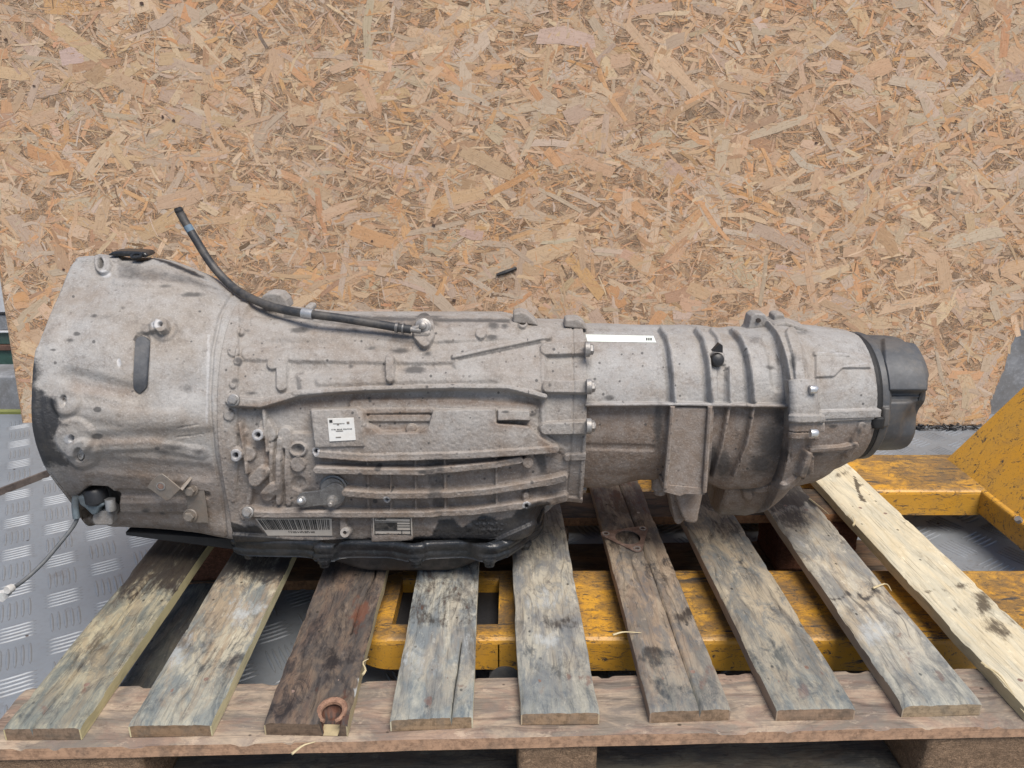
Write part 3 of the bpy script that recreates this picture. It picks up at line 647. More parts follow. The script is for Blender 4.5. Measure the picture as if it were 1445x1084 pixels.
    for x, y, a, b, s_ in ((424, 468, 16, 5, 1.0), (565, 495, 16, 6, 1.0), (586, 523, 16, 7, 1.2), (604, 500, 8, 5, .8), (523, 491, 10, 4, .8), (695, 477, 10, 5, 1.0), (632, 483, 16, 3, .7), (696, 461, 9, 7, .9), (712, 462, 6, 5, .8), (338, 510, 6, 5, .9), (333, 538, 7, 5, .9), (350, 468, 6, 4, .7), (500, 467, 10, 4, .7), (600, 447, 30, 3, .8), (424, 527, 8, 4, .6), (495, 517, 5, 4, .7), (345, 578, 8, 5, .5),
        (537, 656, 4, 3, 1.6), (520, 683, 3, 2.5, 1.0), (599, 660, 6, 2.5, 1.3), (530, 706, 3, 3, 1.8), (513, 663, 3, 2, 1.5), (605, 548, 2, 1.5, 1.6), (523, 566, 2, 1.6, 1.6), (712, 581, 5, 2, 1.2), (775, 545, 3, 3, .8), (640, 545, 4, 2, .9), (435, 690, 24, 7, .55), (420, 712, 28, 6, .75), (460, 725, 40, 3, .9), (750, 600, 12, 6, .4), (355, 555, 10, 3, .9)):
        r.mark(1, x, y, a, b, s_)
    rr = random.Random(2)
    for _ in range(60):
        x, y = rr.uniform(310, 800), rr.uniform(450, 735); q = rr.uniform(1.0, 2.0); r.mark(1, x, y, q, q, rr.uniform(1.0, 1.9))
    r.mpoly(3, [(300, 640), (830, 640), (830, 790), (300, 790)], .62, 70)  # brown film over the lower half: dirt and warm bounce in one colour
    for a, b in (((460, 646), (640, 650)), ((460, 668), (600, 668)), ((495, 702), (740, 700)), ((360, 730), (600, 732)), ((345, 575), (470, 566)), ((470, 562), (760, 570)), ((520, 584), (600, 584)), ((522, 606), (600, 606)), ((700, 597), (745, 598)), ((640, 648), (780, 640)), ((640, 668), (740, 660)), ((760, 620), (790, 640)), ((340, 600), (350, 625)), ((375, 620), (380, 680)), ((735, 655), (733, 662))):  # rib recesses: brown dust with the ribs' shadows painted in
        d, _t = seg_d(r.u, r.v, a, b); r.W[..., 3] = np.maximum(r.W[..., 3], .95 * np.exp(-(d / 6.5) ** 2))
    for a, b in (((600, 440), (800, 452)), ((455, 633), (780, 628)), ((455, 655), (735, 645))):
        d, _t = seg_d(r.u, r.v, a, b); r.W[..., 2] = np.maximum(r.W[..., 2], .33 * np.exp(-(d / 4) ** 2))
    r.mpoly(2, [(760, 455), (830, 458), (830, 500), (770, 490)], .33, 20); r.mpoly(2, [(520, 615), (780, 618), (780, 636), (520, 638)], .25, 10)
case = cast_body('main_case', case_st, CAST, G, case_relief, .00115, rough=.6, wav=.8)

# oil pan flange (black, soaked in oil) with scallops
def pan():
    top = [(-.405, .222)]; 
    # flange outline in plan (x, y), front edge with lobes, left to right
    z1, z0 = .212, .190
    fx = [(-.418, 1.02), (-.410, .995), (-.36, .988), (-.300, .985), (-.285, .975), (-.262, .974), (-.246, .984), (-.19, .984), (-.165, .979), (-.150, .974), (-.130, .975), (-.118, .982), (-.07, .984), (-.045, .975), (-.022, .975), (-.008, .984), (.00, .990), (.030, 1.03), (.050, 1.075), (.052, 1.24), (.0, 1.285), (-.40, 1.285), (-.42, 1.24)]
    P2 = spline([(x, y) for x, y in fx] + [fx[0]], 260)[:-1]
    rings = []; c = P2.mean(0)
    for sc, z in ((.90, z1 + .004), (.985, z1 + .002), (1.0, z1 - .002), (1.0, .204), (.988, .2025), (.988, .1995), (1.0, .198), (1.0, z0 + .002), (.985, z0 - .002)):
        rings.append(np.c_[c + (P2 - c) * sc, np.full(len(P2), z)])
    n = len(P2); V = np.vstack(rings); V[:, :2] += (fbm(V, 90, 2, 4)[:, None] - .5) * .003
    Fq = [(i * n + k, i * n + (k + 1) % n, (i + 1) * n + (k + 1) % n, (i + 1) * n + k) for i in range(len(rings) - 1) for k in range(n)]
    Fq.append(tuple(range(n))); Fq.append(tuple(((len(rings) - 1) * n + k) for k in range(n))[::-1])
    mesh('pan_flange', V, Fq, OILBLACK, G, smooth=True)
    # pan body: shallow at the left, deep in the middle
    def ringp(z, x0, x1, y0, y1, r):
        pts = []
        for cx, cy, a0 in ((x1 - r, y1 - r, 0), (x0 + r, y1 - r, 90), (x0 + r, y0 + r, 180), (x1 - r, y0 + r, 270)):
            for a in range(0, 91, 9): t = math.radians(a0 + a); pts.append((cx + r * math.cos(t), cy + r * math.sin(t), z))
        return pts
    R = [ringp(.195, -.40, .02, .998, 1.28, .03), ringp(.186, -.39, .012, 1.0, 1.275, .03), ringp(.182, -.35, .00, 1.004, 1.27, .04), ringp(.178, -.315, -.012, 1.004, 1.27, .05), ringp(.158, -.270, -.045, 1.006, 1.268, .05), ringp(.150, -.255, -.06, 1.010, 1.26, .05), ringp(.1445, -.235, -.075, 1.022, 1.25, .045)]
    n = len(R[0]); V = np.array(R).reshape(-1, 3)
    dip = np.exp(-((V[:, 0] + .115) / .03) ** 2) * np.clip((V[:, 2] - .1445) / .03, 0, 1) * np.clip((.20 - V[:, 2]) / .02, 0, 1); V[:, 2] += 0.004 * dip
    V[:, 1] += (fbm(V, 14, 2, 8) - .5) * .006
    Fq = [(i * n + k, (i + 1) * n + k, (i + 1) * n + (k + 1) % n, i * n + (k + 1) % n) for i in range(len(R) - 1) for k in range(n)]; Fq.append(tuple(((len(R) - 1) * n + k) for k in range(n)))
    o = mesh('oil_pan', V, Fq, PANGREY, G, smooth=True); m = o.modifiers.new('s', 'SUBSURF'); m.levels = m.render_levels = 1
    for x, y in ((-.273, .976), (-.140, .976), (-.033, .977), (.020, 1.025), (-.39, 1.0)):
        b = MB(); b.lathe((x, y, .190), (0, 0, -1), [(-.003, .010), (.002, .010), (.004, .0075), (.009, .0075), (.010, .006)], 6 if False else 12)
        b.build('pan_bolt', OILBLACK, G, True)
pan()
b = MB(); b.prism([(-.585, 1.03, .2055), (-.405, 1.01, .204), (-.405, 1.01, .186), (-.585, 1.03, .200)], (0, .24, 0)); b.build('bell_gap_dark_strip', BLACKRING, G)  # black strip standing in for the dark gap under the bell

# tail housing
tl = [(0, .112), (.035, .108), (.070, .094), (.097, .068), (.114, .032), (.120, -.010), (.117, -.050), (.106, -.085), (.085, -.118), (0, -.132)]
tl2 = [(0, .110), (.034, .106), (.068, .093), (.095, .068), (.112, .032), (.118, -.010), (.115, -.048), (.104, -.080), (.080, -.108), (0, -.118)]
tr_ = [(0, .104), (.034, .101), (.068, .089), (.094, .064), (.110, .028), (.116, -.012), (.113, -.052), (.102, -.088), (.080, -.124), (0, -.148)]
AZ2 = .386
tail_st = [(.098, AY, AZ2, tl), (.14, AY, AZ2, tl), (.20, AY, AZ2, tl2), (.28, AY, AZ2, tl2), (.33, AY, AZ2, tr_), (.345, AY, AZ2, mixp(tr_, tl, .3)), (.40, AY, AZ2, tr_)]
def tail_relief(r):
    r.rib([(826, 571), (960, 570), (1112, 573)], 1.7, 18, 3.0)
    for pts in ([(932, 466), (940, 478), (945, 500), (949, 535), (950, 566)], [(982, 467), (991, 480), (998, 510), (1001, 540), (1003, 567)], [(1033, 468), (1045, 480), (1055, 505), (1060, 540), (1062, 567)]):
        r.rib(pts, 1.6, 10, 3, h1=17); sh = [(x - 5, y) for x, y in pts]
        r.rib(sh, 1, -2.5, 6, 'add')
    r.rib([(1004, 468), (1012, 476), (1015, 490)], 2, 8, 4)
    r.rib([(1019, 520), (1020, 562)], 5.5, -4, 2.5, 'add'); r.rib([(1028, 520), (1029, 567)], 1.3, 9, 3)
    r.rib([(950, 574), (947, 600), (942, 640), (937, 685)], 1.8, 11, 3.5, h1=14); r.rib([(1002, 574), (1000, 600), (998, 640), (992, 690)], 2.4, 12, 3.5, h1=14)
    r.rib([(1026, 574), (1022, 600), (1016, 630), (1004, 668)], 1.5, 12, 3); r.rib([(1061, 574), (1058, 595), (1052, 625), (1033, 668)], 1.5, 12, 3)
    r.rib([(826, 630), (920, 632)], 1.5, -2, 5, 'add'); r.gau(860, 610, 50, 18, 1.5); r.disc(1012, 503, 8, 5, 4)
    r.rib([(1085, 480), (1095, 500), (1100, 540)], 6, -6, 9, 'add'); r.gau(1072, 478, 14, 14, 4)
    r.mpoly(3, [(820, 572), (1115, 572), (1115, 720), (820, 720)], 1.0, 8)  # brown below the long rib: dirt with underside shade painted in
    for x, y, a, b, s_ in ((1088, 518, 10, 4, .9), (1088, 625, 26, 40, .95), (1075, 655, 25, 20, .9), (1020, 655, 14, 25, .95), (1040, 610, 5, 22, .5), (928, 600, 8, 45, .85), (860, 562, 10, 5, .9), (1112, 510, 5, 20, .9), (1005, 650, 9, 26, 1.0), (990, 590, 4, 16, .6), (1066, 480, 14, 8, .5), (1100, 500, 5, 22, .8), (936, 500, 3, 26, .45), (990, 500, 4, 30, .4), (1050, 510, 4, 30, .5), (1100, 592, 14, 20, .8)):  # smears, plus painted shade bands beside the ribs and flange
        r.mark(1, x, y, a, b, s_)
    rr = random.Random(4)
    for _ in range(26):
        x, y = rr.uniform(835, 1080), rr.uniform(480, 670); q = rr.uniform(1.0, 1.8); r.mark(1, x, y, q, q, rr.uniform(1.2, 1.9))
    for p0, p1 in (((826, 569), (1110, 571)), ((948, 480), (950, 566)), ((1000, 480), (1003, 566)), ((1058, 490), (1062, 566)), ((840, 470), (1040, 470))):
        d, _t = seg_d(r.u, r.v, p0, p1); r.W[..., 2] = np.maximum(r.W[..., 2], .42 * np.exp(-(d / 2.6) ** 2))
tail = cast_body('tail_housing', tail_st, CAST2, G, tail_relief, .0012, rough=.45, wav=.5)

# transfer housing
def TS(top, front, bot, fz=-.02):
    """simple section: top height, front reach, bottom depth"""
    P = []
    for a in (90, 72, 52, 34, 16, -4, -26, -48, -70, -90):
        t = math.radians(a); zz = math.sin(t); P.append((front * max(0, math.cos(t)) ** .92, (top if zz > 0 else bot) * zz))
    return P
tr_st = [(.330, AY, .372, TS(.088, .085, .180)), (.338, AY, .372, TS(.118, .085, .190)), (.375, AY, .372, TS(.122, .095, .190)), (.3885, AY, .372, TS(.124, .105, .184)), (.391, AY, .374, TS(.132, .143, .176)), (.396, AY, .374, TS(.132, .143, .172)), (.412, AY, .376, TS(.129, .139, .156)), (.424, AY, .378, TS(.122, .126, .142)), (.470, AY, .380, TS(.115, .119, .130)), (.495, AY, .381, TS(.111, .115, .112)), (.512, AY, .382, TS(.108, .112, .100)), (.524, AY, .383, TS(.104, .108, .096)), (.528, AY, .384, TS(.090, .094, .084))]
def tr_relief(r):
    r.poly([(1111, 537), (1150, 536), (1150, 585), (1158, 586), (1158, 608), (1110, 608)], 15, 2.5); r.poly([(1110, 584), (1156, 584), (1156, 595), (1110, 596)], 21, 3.5)
    r.poly([(1108, 608), (1150, 608), (1150, 618), (1109, 618)], 15, 2.5)
    r.rib([(1124, 474), (1134, 500), (1138, 535)], .5, -2.5, 1.2, 'add'); r.rib([(1115, 470), (1124, 500), (1128, 535)], 6, 5, 3)
    r.rib([(1150, 500), (1195, 502)], 2, 5, 3.5); r.rib([(1152, 508), (1180, 509)], 1.5, -4, 2, 'add')
    r.poly([(1150, 500), (1222, 508), (1228, 520), (1188, 520), (1176, 532), (1150, 533)], 4, 3.5)
    r.rib([(1150, 586), (1238, 583)], 5, 7, 3.5); r.rib([(1150, 594), (1236, 592)], 1, -1, 2, 'add')
    r.rib([(1150, 594), (1230, 590)], 1, 5, 2); r.poly([(1110, 640), (1140, 636), (1200, 632), (1180, 665), (1130, 672)], -3, 8, 'add')
    r.rib([(1140, 634), (1185, 631), (1205, 626)], 2.2, 9, 3); r.poly([(1132, 634), (1143, 640), (1142, 662), (1126, 672), (1120, 668)], 15, 3)
    r.rib([(1215, 600), (1196, 640)], 4, 4, 4); r.rib([(1020, 678), (1070, 690), (1110, 684), (1140, 660)], 3, 8, 5)
    r.rib([(1046, 668), (1055, 698)], 5, 7, 6); r.poly([(1010, 670), (1090, 670), (1110, 650), (1108, 600), (1095, 600), (1000, 660)], -6, 10, 'add')
    r.gau(1215, 470, 8, 8, 3)
    r.mpoly(3, [(1000, 597), (1260, 597), (1260, 720), (1000, 720)], .9, 14)  # brown underside: dust with shade put into the colour
    r.mpoly(1, [(1000, 655), (1085, 655), (1105, 620), (1106, 560), (1116, 545), (1112, 600), (1112, 640), (1095, 678), (1060, 692), (1000, 690)], .95, 12)  # oil and deep shade under the housing painted as one dark mark
    for x, y, a, b, s_ in ((1175, 602, 7, 3, 1.1), (1210, 608, 5, 9, .8), (1200, 625, 4, 8, .8), (1218, 600, 4, 4, .8), (1150, 642, 24, 4, .75), (1130, 660, 9, 9, .9), (1118, 512, 5, 15, .9), (1130, 470, 20, 5, .5), (1150, 630, 26, 3, .6), (1090, 655, 12, 20, .8), (1218, 570, 1.6, 1.6, 1.6), (1215, 558, 1.5, 1.5, 1.4)): r.mark(1, x, y, a, b, s_)
    for p0, p1 in (((1152, 498), (1200, 502)), ((1176, 520), (1225, 513)), ((1160, 578), (1236, 577)), ((1126, 475), (1140, 500))):
        d, _t = seg_d(r.u, r.v, p0, p1); r.W[..., 2] = np.maximum(r.W[..., 2], .45 * np.exp(-(d / 3) ** 2))
cast_body('transfer_housing', tr_st, CAST2, G, tr_relief, .0012, rough=.4, wav=.5)

# black seal ring and grey damper cup
def rr_st(x, s, dz=0): return (x, AY, .384 + dz, TS(.098 * s, .102 * s, .092 * s))
def none(r): pass
ring = cast_body('seal_ring', [rr_st(.515, .80), rr_st(.521, 1.02), rr_st(.523, 1.04), rr_st(.530, 1.04), rr_st(.532, 1.02), rr_st(.536, 1.01), rr_st(.538, .9)], BLACKRING, G, lambda r: r.poly([(1228, 588), (1244, 588), (1243, 604), (1230, 604)], 9, 3), .0015, rough=.1, wav=.1)
cap2 = cast_body('damper_rim', [rr_st(.533, .85), rr_st(.534, 1.025), rr_st(.543, 1.03), rr_st(.546, 1.00), rr_st(.550, .95), rr_st(.552, .9)], CUP, G, lambda r: r.poly([(1236, 575), (1254, 575), (1252, 600), (1238, 604)], 7, 4), .0015, rough=.1, wav=.1)
def cup_relief(r):
    r.poly([(1244, 480), (1290, 488), (1305, 520), (1305, 552), (1246, 552)], 8, 4); r.rib([(1248, 560), (1300, 560)], 3, -6, 7, 'add'); r.gau(1300, 572, 10, 12, -10)
    r.rib([(1244, 556), (1300, 556)], 1.5, -2.5, 3, 'add')
def zf(P):   # lobed end: the end face is pulled in at the waist below the middle
    return P
def cs(x, s, waist=1.0):
    base = TS(.098 * s, .102 * s, .086 * s); return (x, AY, .386, [(y * (waist - .02 if i == 5 else .5 + waist / 2 if i == 6 else 1), z) for i, (y, z) in enumerate(base)])
cast_body('damper_cup', [cs(.543, .965), cs(.555, .96), cs(.568, .958, .97), cs(.582, .955, .86), cs(.595, .945, .82), cs(.600, .925, .82), cs(.6030, .88, .82), cs(.6038, .55)], CUP, G, cup_relief, .0014, rough=.12, wav=.2)
# ---------------------------------------------------------------- separate gearbox parts seated on the castings
from mathutils.bvhtree import BVHTree
def bvh(o):
    V = [o.matrix_world @ v.co if False else v.co + Vector(origin_of(G)) for v in o.data.vertices]
    return BVHTree.FromPolygons(V, [tuple(p.vertices) for p in o.data.polygons])
TREES = {k: bvh(o) for k, o in (('bell', bell), ('case', case), ('tail', tail))}
def hit(k, u, v):
    r = Vector(ray(u, v)).normalized(); h = TREES[k].ray_cast(Vector((0, 0, HCAM)), r)
    return np.array(h[0]) if h[0] is not None else np.array(at_y(u, v, 1.0)), (np.array(h[1]) if h[1] is not None else np.array([0, -1, 0]))
DD = np.array([0, -.94, .34])
def hexbolt(name, c, axis, r, h, mat=BOLT, parent=G, flange=True):
    b = MB()
    if flange: b.lathe(c, axis, [(-.004, r * 1.35), (.0022, r * 1.35), (.003, r * 1.2)], 18)
    b.lathe(c, axis, [(.002, r), (h, r), (h + .0012, r * .86)], 6)
    b.lathe(c, axis, [(h, r * .72), (h + .0018, r * .66)], 14)
    return b.build(name, mat, parent, True, sharp=25)
def on(k, u, v, d=0.0): p, n = hit(k, u, v); return p + DD * d
hexbolt('bolt', on('case', 330, 565), DD, .0062, .006)
hexbolt('bolt', on('case', 350, 723), DD + np.array([0, 0, -.05]), .0062, .006)
for (u, v, x) in ((831, 494, .107), (833, 547, .107), (833, 603, .107), (826, 643, .107), (821, 690, .107)):
    p = at_x(u - 1, v, x); p = np.array([x, p[1] + .004, p[2] ])
    hexbolt('flange_bolt', p, (1, 0, 0), .0082, .0065)
p = on('case', 486, 748, 0); p[1] = min(p[1], .985); q_ = at_y(486.5, 752, p[1] - .012); b = MB(); b.lathe(q_, DD, [(-.03, .0078), (-.002, .0072), (0, .0066), (0, .0028), (-.006, .0026)], 20, cap=False); b.build('threaded_boss', CAST, G, True)
b = MB(); b.lathe(q_, DD, [(-.006, .0028), (-.003, .0028)], 12); b.build('boss_hole', DARKHOLE, G)
# short round boss nuts of the transfer flange
for (u, v, x) in ((1150, 551, .415), (1151, 613, .414)):
    p = at_x(u, v, x); b = MB(); b.lathe(p + np.array([-.006, 0.004, 0]), (1, 0, 0), [(0, .006), (.008, .006), (.011, .004)], 12); b.build('flange_stud', BRIGHT, G, True)
# upper transfer lugs
X0 = .375
b = MB(); pts = [at_y(u, v, 1.15) for u, v in ((1050, 470), (1056, 463), (1060, 447), (1066, 443), (1080, 444), (1088, 458), (1100, 470))]
b.prism(pts, (0, .03, 0)); bevel(b.build('mounting_ear', CAST2, G), .002)
p = at_y(1070, 452, 1.149); b = MB(); b.lathe(p, (0, -1, 0), [(-.002, .0035), (.0022, .0035)], 12); b.build('ear_hole', DARKHOLE, G)
b = MB(); pts = [at_y(u, v, 1.14) for u, v in ((1091, 460), (1093, 446), (1097, 443.5), (1107, 444), (1109, 456), (1112, 464), (1095, 470))]
b.prism(pts, (0, .028, 0)); bevel(b.build('mounting_ear', CAST2, G), .002)
# collar of the transfer flange top
b = MB(); pts = [at_y(u, v, 1.12) for u, v in ((1086, 472), (1092, 458), (1110, 454), (1140, 464), (1150, 476), (1120, 486))]
b.prism(pts, (0, .05, 0)); bevel(b.build('mounting_ear', CAST2, G), .004, 3)
# rear mount under the tail
b = MB()
pts = [at_y(u, v, 1.012) for u, v in ((948, 575), (1001, 575), (999, 640), (994, 692), (966, 692), (938, 686), (943, 640))]
b.prism(pts, (0, .08, 0)); o = b.build('mount_panel', CASTB, G)
for q_ in (((949, 574), (939, 688)), ((1002, 574), (994, 694))):
    b2 = MB(); b2.tube([at_y(*q_[0], 1.008), at_y(*q_[1], 1.008)], .0035, 8); b2.build('panel_rib', CASTB, G, True)
b = MB(); b.prism([at_y(u, v, 1.010) for u, v in ((935, 684), (996, 690), (994, 698), (966, 697), (960, 700), (936, 694))], (0, .07, 0)); b.build('mount_foot', CASTB, G); bevel(o, .004, 3)
b = MB(); pts = [at_y(u, v, 1.04) for u, v in ((950, 690), (994, 690), (986, 728), (985, 737), (978, 740), (966, 737), (960, 722))]
b.prism(pts, (0, .06, 0)); o = b.build('mount_leg', CASTB, G); bevel(o, .006, 3)
b = MB(); pts = [at_y(u, v, 1.055) for u, v in ((944, 694), (966, 696), (972, 730), (958, 742), (952, 738))]
b.prism(pts, (0, .04, 0)); bevel(b.build('mount_web', CASTB, G), .003, 2)
p = at_y(931, 688, 1.06); b = MB(); b.lathe(p, (0.02, -.15, -1), [(-.075, .016), (-.01, .0125), (.002, .0125), (.004, .009), (.010, .009), (.012, .006)], 18); b.build('mount_boss', CASTB, G, True)
b = MB(); pts = [at_y(u, v, 1.06) for u, v in ((922, 690), (921, 650), (926, 615), (940, 590), (950, 590), (946, 692))]; b.prism(pts, (0, .05, 0)); bevel(b.build('mount_web', CASTB, G), .006, 3)
b = MB(); pts = [at_y(u, v, 1.10) for u, v in ((770, 698), (800, 696), (774, 722), (758, 735), (750, 742), (742, 735))]; b.prism(pts, (0, .05, 0)); bevel(b.build('case_gusset', CAST, G), .003, 2)
# lugs on the upper edge of the main case
for pl in (((366, 428), (370, 417), (380, 413), (396, 415), (404, 424), (408, 436)), ((724, 456), (724, 443), (734, 440), (744, 443), (754, 452), (760, 460)), ((796, 462), (798, 451), (816, 450), (824, 456), (830, 466)), ((428, 440), (430, 432), (440, 433), (441, 441))):
    b = MB(); b.prism([at_y(u, v, 1.11) for u, v in pl], (0, .03, 0)); bevel(b.build('case_lug', CAST, G), .003, 3)
# lug on the bell top
b = MB(); b.prism([at_y(u, v, 1.12) for u, v in ((150, 361), (158, 355.5), (170, 354.5), (203, 356), (209, 361), (204, 364))], (0, .03, 0)); bevel(b.build('bell_lug', OILBLACK, G), .004, 3)
b = MB(); p = at_y(192, 361, 1.115); b.lathe(p, (0, -.5, .8), [(-.002, .008), (.001, .008), (.0012, .005), (-.001, .004)], 18, sx=1.1, sy=.7); b.build('lug_seat', OILBLACK, G, True)
# starter-side bolt seats: inner metal of the two oval holes
for u, v in ((92, 567), (115, 641)):
    p, n = hit('bell', u, v); b = MB(); b.lathe(p + DD * -.002, DD, [(0, .0075), (.004, .0072), (.0042, .005), (.002, .0045)], 16, sx=.55, sy=1); b.build('threaded_insert', BOLT, G, True)
# rubber plug in the bell slot
rows = []
for t in np.linspace(0, 1, 26):
    y = 474 + 80 * t; cx = 201.5 - 4.5 * t + 1.0; hw = 10.3 - .3 * t; e = min(y - 474, 554 - y)
    hw *= math.sqrt(max(.02, 1 - (1 - min(1, e / 10)) ** 2)); P0 = [hit('bell', cx + hw * q, y)[0] for q in (-1, -.88, 0, .88, 1)]
    l_ = .0046 if 0 < t < 1 else .001; ys_ = np.array(P0); ys_[:, 1] = np.poly1d(np.polyfit([-1, -.88, 0, .88, 1], ys_[:, 1], 1))([-1, -.88, 0, .88, 1])
    rows.append([ys_[0] - DD * .006, ys_[0] + DD * l_ * .6, ys_[1] + DD * l_, ys_[2] + DD * l_, ys_[3] + DD * l_, ys_[4] + DD * l_ * .6, ys_[4] - DD * .006])
R_ = np.array(rows)
for k in range(R_.shape[1]): R_[:, k, 1] = np.convolve(np.pad(R_[:, k, 1], 4, mode='edge'), np.ones(9) / 9, 'valid') 
b = MB(); n = R_.shape[1]; b.add(R_.reshape(-1, 3), [(i * n + k, i * n + k + 1, (i + 1) * n + k + 1, (i + 1) * n + k) for i in range(25) for k in range(n - 1)] + [tuple(range(n)), tuple(25 * n + k for k in range(n))])
b.build('rubber_plug', PLUG, G, True)
# breather hose and its fittings
hp = [(251, 294, 1.18), (257, 306, 1.18), (275, 336, 1.175), (300, 375, 1.165), (330, 406, 1.145), (365, 426, 1.11), (400, 437, 1.09), (435, 443, 1.075), (480, 449, 1.07), (530, 457, 1.065), (565, 463, 1.06), (580, 465, 1.058)]
hc = spline([at_y(u, v, y) for u, v, y in hp], 90)
b = MB(); b.tube(hc, .0062, 16); hose = b.build('breather_hose', RUBBER, G, True, sharp=60)
b = MB(); b.tube(hc[:3] + np.array([-.001, 0, .001]), .0052, 14); b.tube(hc[2:5], .0066, 14); b.build('hose_end_plug', BLACKPL, hose, True)
i = int(89 * 7 / 11); b = MB(); b.tube(hc[i - 1:i + 3], .0078, 18); b.build('hose_clip', CLAMP, hose, True)
i = int(89 * 10 / 11); b = MB(); b.tube(hc[i - 1:i + 1], .0076, 18); b.tube(hc[i + 2:i + 4], .0076, 18); b.build('hose_ferrule', LEVER, hose, True)
j = int(89 * 2.0 / 11) - 4; b = MB(); b.tube(hc[j:j + 3], .0064, 16); b.build('hose_mark', plain('faded_blue_mark', (.12, .18, .24), .6), hose, True)
p = on('case', 598, 461, .004); b = MB(); b.lathe(p, DD, [(-.004, .0115), (.001, .0115), (.002, .009), (.006, .009), (.008, .0055), (.013, .005), (.0145, .003)], 20); b.build('banjo_fitting', BOLT, G, True)
b = MB(); b.tube([hc[-1], (hc[-1] + p) / 2 + DD * .005, p + DD * .006], .0036, 12); b.lathe(hc[-4], hc[-1] - hc[-4], [(0, .0045), (.02, .0045)], 12); b.build('hose_stem', BOLT, G, True)
# label strip on the hose clip bracket: small tab behind
# selector lever with two studs
pA, pB = on('case', 432, 706), on('case', 470, 699)
fwd = .022; base = max(0, 0)
yk = min(pA[1], pB[1]) - .006
def lev(u, v, d=0): return at_y(u, v, yk - d)
pts = []
for t in np.linspace(math.radians(70), math.radians(290), 14): pts.append((430 + 10.5 * math.cos(t), 705 - 11 * math.sin(t)))
pts = [(430 + 12 * math.cos(a), 706 + 11 * math.sin(a)) for a in np.linspace(math.radians(95), math.radians(262), 12)] + [(452, 692)] + [(472 + 16 * math.cos(a), 698 + 16 * math.sin(a)) for a in np.linspace(math.radians(-110), math.radians(95), 16)] + [(450, 714)]
b = MB(); b.prism([lev(u, v) for u, v in pts], (0, .004, 0)); lever = b.build('selector_lever', LEVER, G); bevel(lever, .0012, 2)
b = MB(); b.lathe(lev(469, 693) + np.array([0, .016, 0]), (0, -1, .1), [(0, .020), (.003, .0205), (.004, .018), (.006, .018), (.007, .0195), (.010, .0195), (.011, .017), (.014, .0165)], 28); b.build('lever_hub', LEVER, lever, True)
b = MB(); b.lathe(lev(469, 706), (0, -1, 0), [(-.002, .008), (.001, .008)], 18); b.lathe(lev(469, 706), (0, -1, 0), [(.0, .0066), (.007, .0066)], 6); b.lathe(lev(469, 706), (0, -1, 0), [(.005, .0036), (.014, .0036), (.015, .0025)], 12); b.build('lever_nut', BOLT, lever, True, sharp=25)
b = MB(); b.lathe(lev(426, 706), (0, -1, 0), [(-.001, .0065), (.002, .006), (.003, .004), (.008, .0036)], 14)
c0 = lev(424, 707, .012); b.lathe(c0, (0, -1, 0), [(-.0055, .0012), (-.0045, .0036), (-.002, .0052), (0, .0056), (.002, .0052), (.0045, .0036), (.0055, .0012)], 16); b.build('ball_stud', BRIGHT, lever, True)
# bent bracket on the bell with two bolts
yb = hit('bell', 268, 700)[0][1] - .006
def B_(u, v, d=0.): return at_y(u, v, yb - d)
b = MB()
b.prism([B_(u, v) for u, v in ((262, 690), (266, 678), (273, 669), (281, 674), (286, 683), (290, 705), (294, 738), (272, 738), (265, 727))], (0, .0025, 0)); br = b.build('bent_bracket', SHEET, G); bevel(br, .0006, 1)
b = MB(); q = [B_(271, 669), B_(254, 690, .022)]; 
b.prism([q[0], q[1], q[1] + np.array([.003, 0, -.003]), q[0] + np.array([.003, 0, -.003])], (0.0, .012, .0)); 
b.prism([B_(271, 669), B_(252, 689, .02), B_(255, 691, .02), B_(264, 690)], (0, .002, 0)); bevel(b.build('bracket_web', SHEET, br), .0004, 1)
b = MB(); b.prism([B_(u, v, .022) for u, v in ((222, 671), (229, 669), (236, 674), (255, 690), (240, 705), (234, 707), (208, 688), (212, 680))], (0, .0025, 0)); bevel(b.build('bracket_tab', SHEET, br), .0006, 1)
b = MB(); b.lathe(B_(227, 686, .0222), (0, -1, 0), [(-.001, .0062), (.001, .0062), (.001, .0045), (-.0002, .0045)], 18); b.build('tab_hole_rim', BOLT, br, True)
b = MB(); b.lathe(B_(227, 686, .0224), (0, -1, 0), [(-.002, .0042), (.0006, .0042)], 14); b.build('tab_hole', RUST, br)
for u, v in ((270, 691), (269, 727)): hexbolt('bolt', B_(u, v, .001), (0.05, -1, .1), .0075, .009, SHEET, br)
# crank sensor, connector and its cut wire
ys = .995
b = MB(); b.lathe(at_y(134, 692, ys), (.1, -.1, -1), [(-.004, .013), (0, .016), (.016, .016), (.02, .012)], 22); b.build('sensor_body', BLACKPL, G, True)
b = MB()
b.prism([at_y(u, v, ys - .012) for u, v in ((108, 702), (118, 700), (133, 702), (148, 713), (140, 718), (137, 726), (130, 728), (120, 718), (112, 713))], (0, .022, 0)); con = b.build('wire_connector', CONN, G); bevel(con, .003, 3)
b = MB(); b.lathe(at_y(155, 704, ys - .006), (0, -.1, -1), [(0, .0072), (.016, .0072), (.018, .006)], 16); b.build('sensor_post', CLAMP, con, True)
b = MB(); b.prism([at_y(u, v, ys - .004) for u, v in ((130, 729), (135, 722), (150, 720), (158, 728), (158, 742), (134, 742), (129, 736))], (0, .03, 0)); bevel(b.build('sensor_boss', CAST2, con), .003, 2)
wp = [(108, 703, .99), (106, 712, .985), (109, 728, .98), (105, 740, .975), (90, 760, .96), (60, 795, .93), (30, 822, .90), (12, 832, .88)]
b = MB(); wc = spline([at_y(u, v, y) for u, v, y in wp], 50); b.tube(wc, .0028, 10); wire = b.build('sensor_wire', WIRE, G, True)
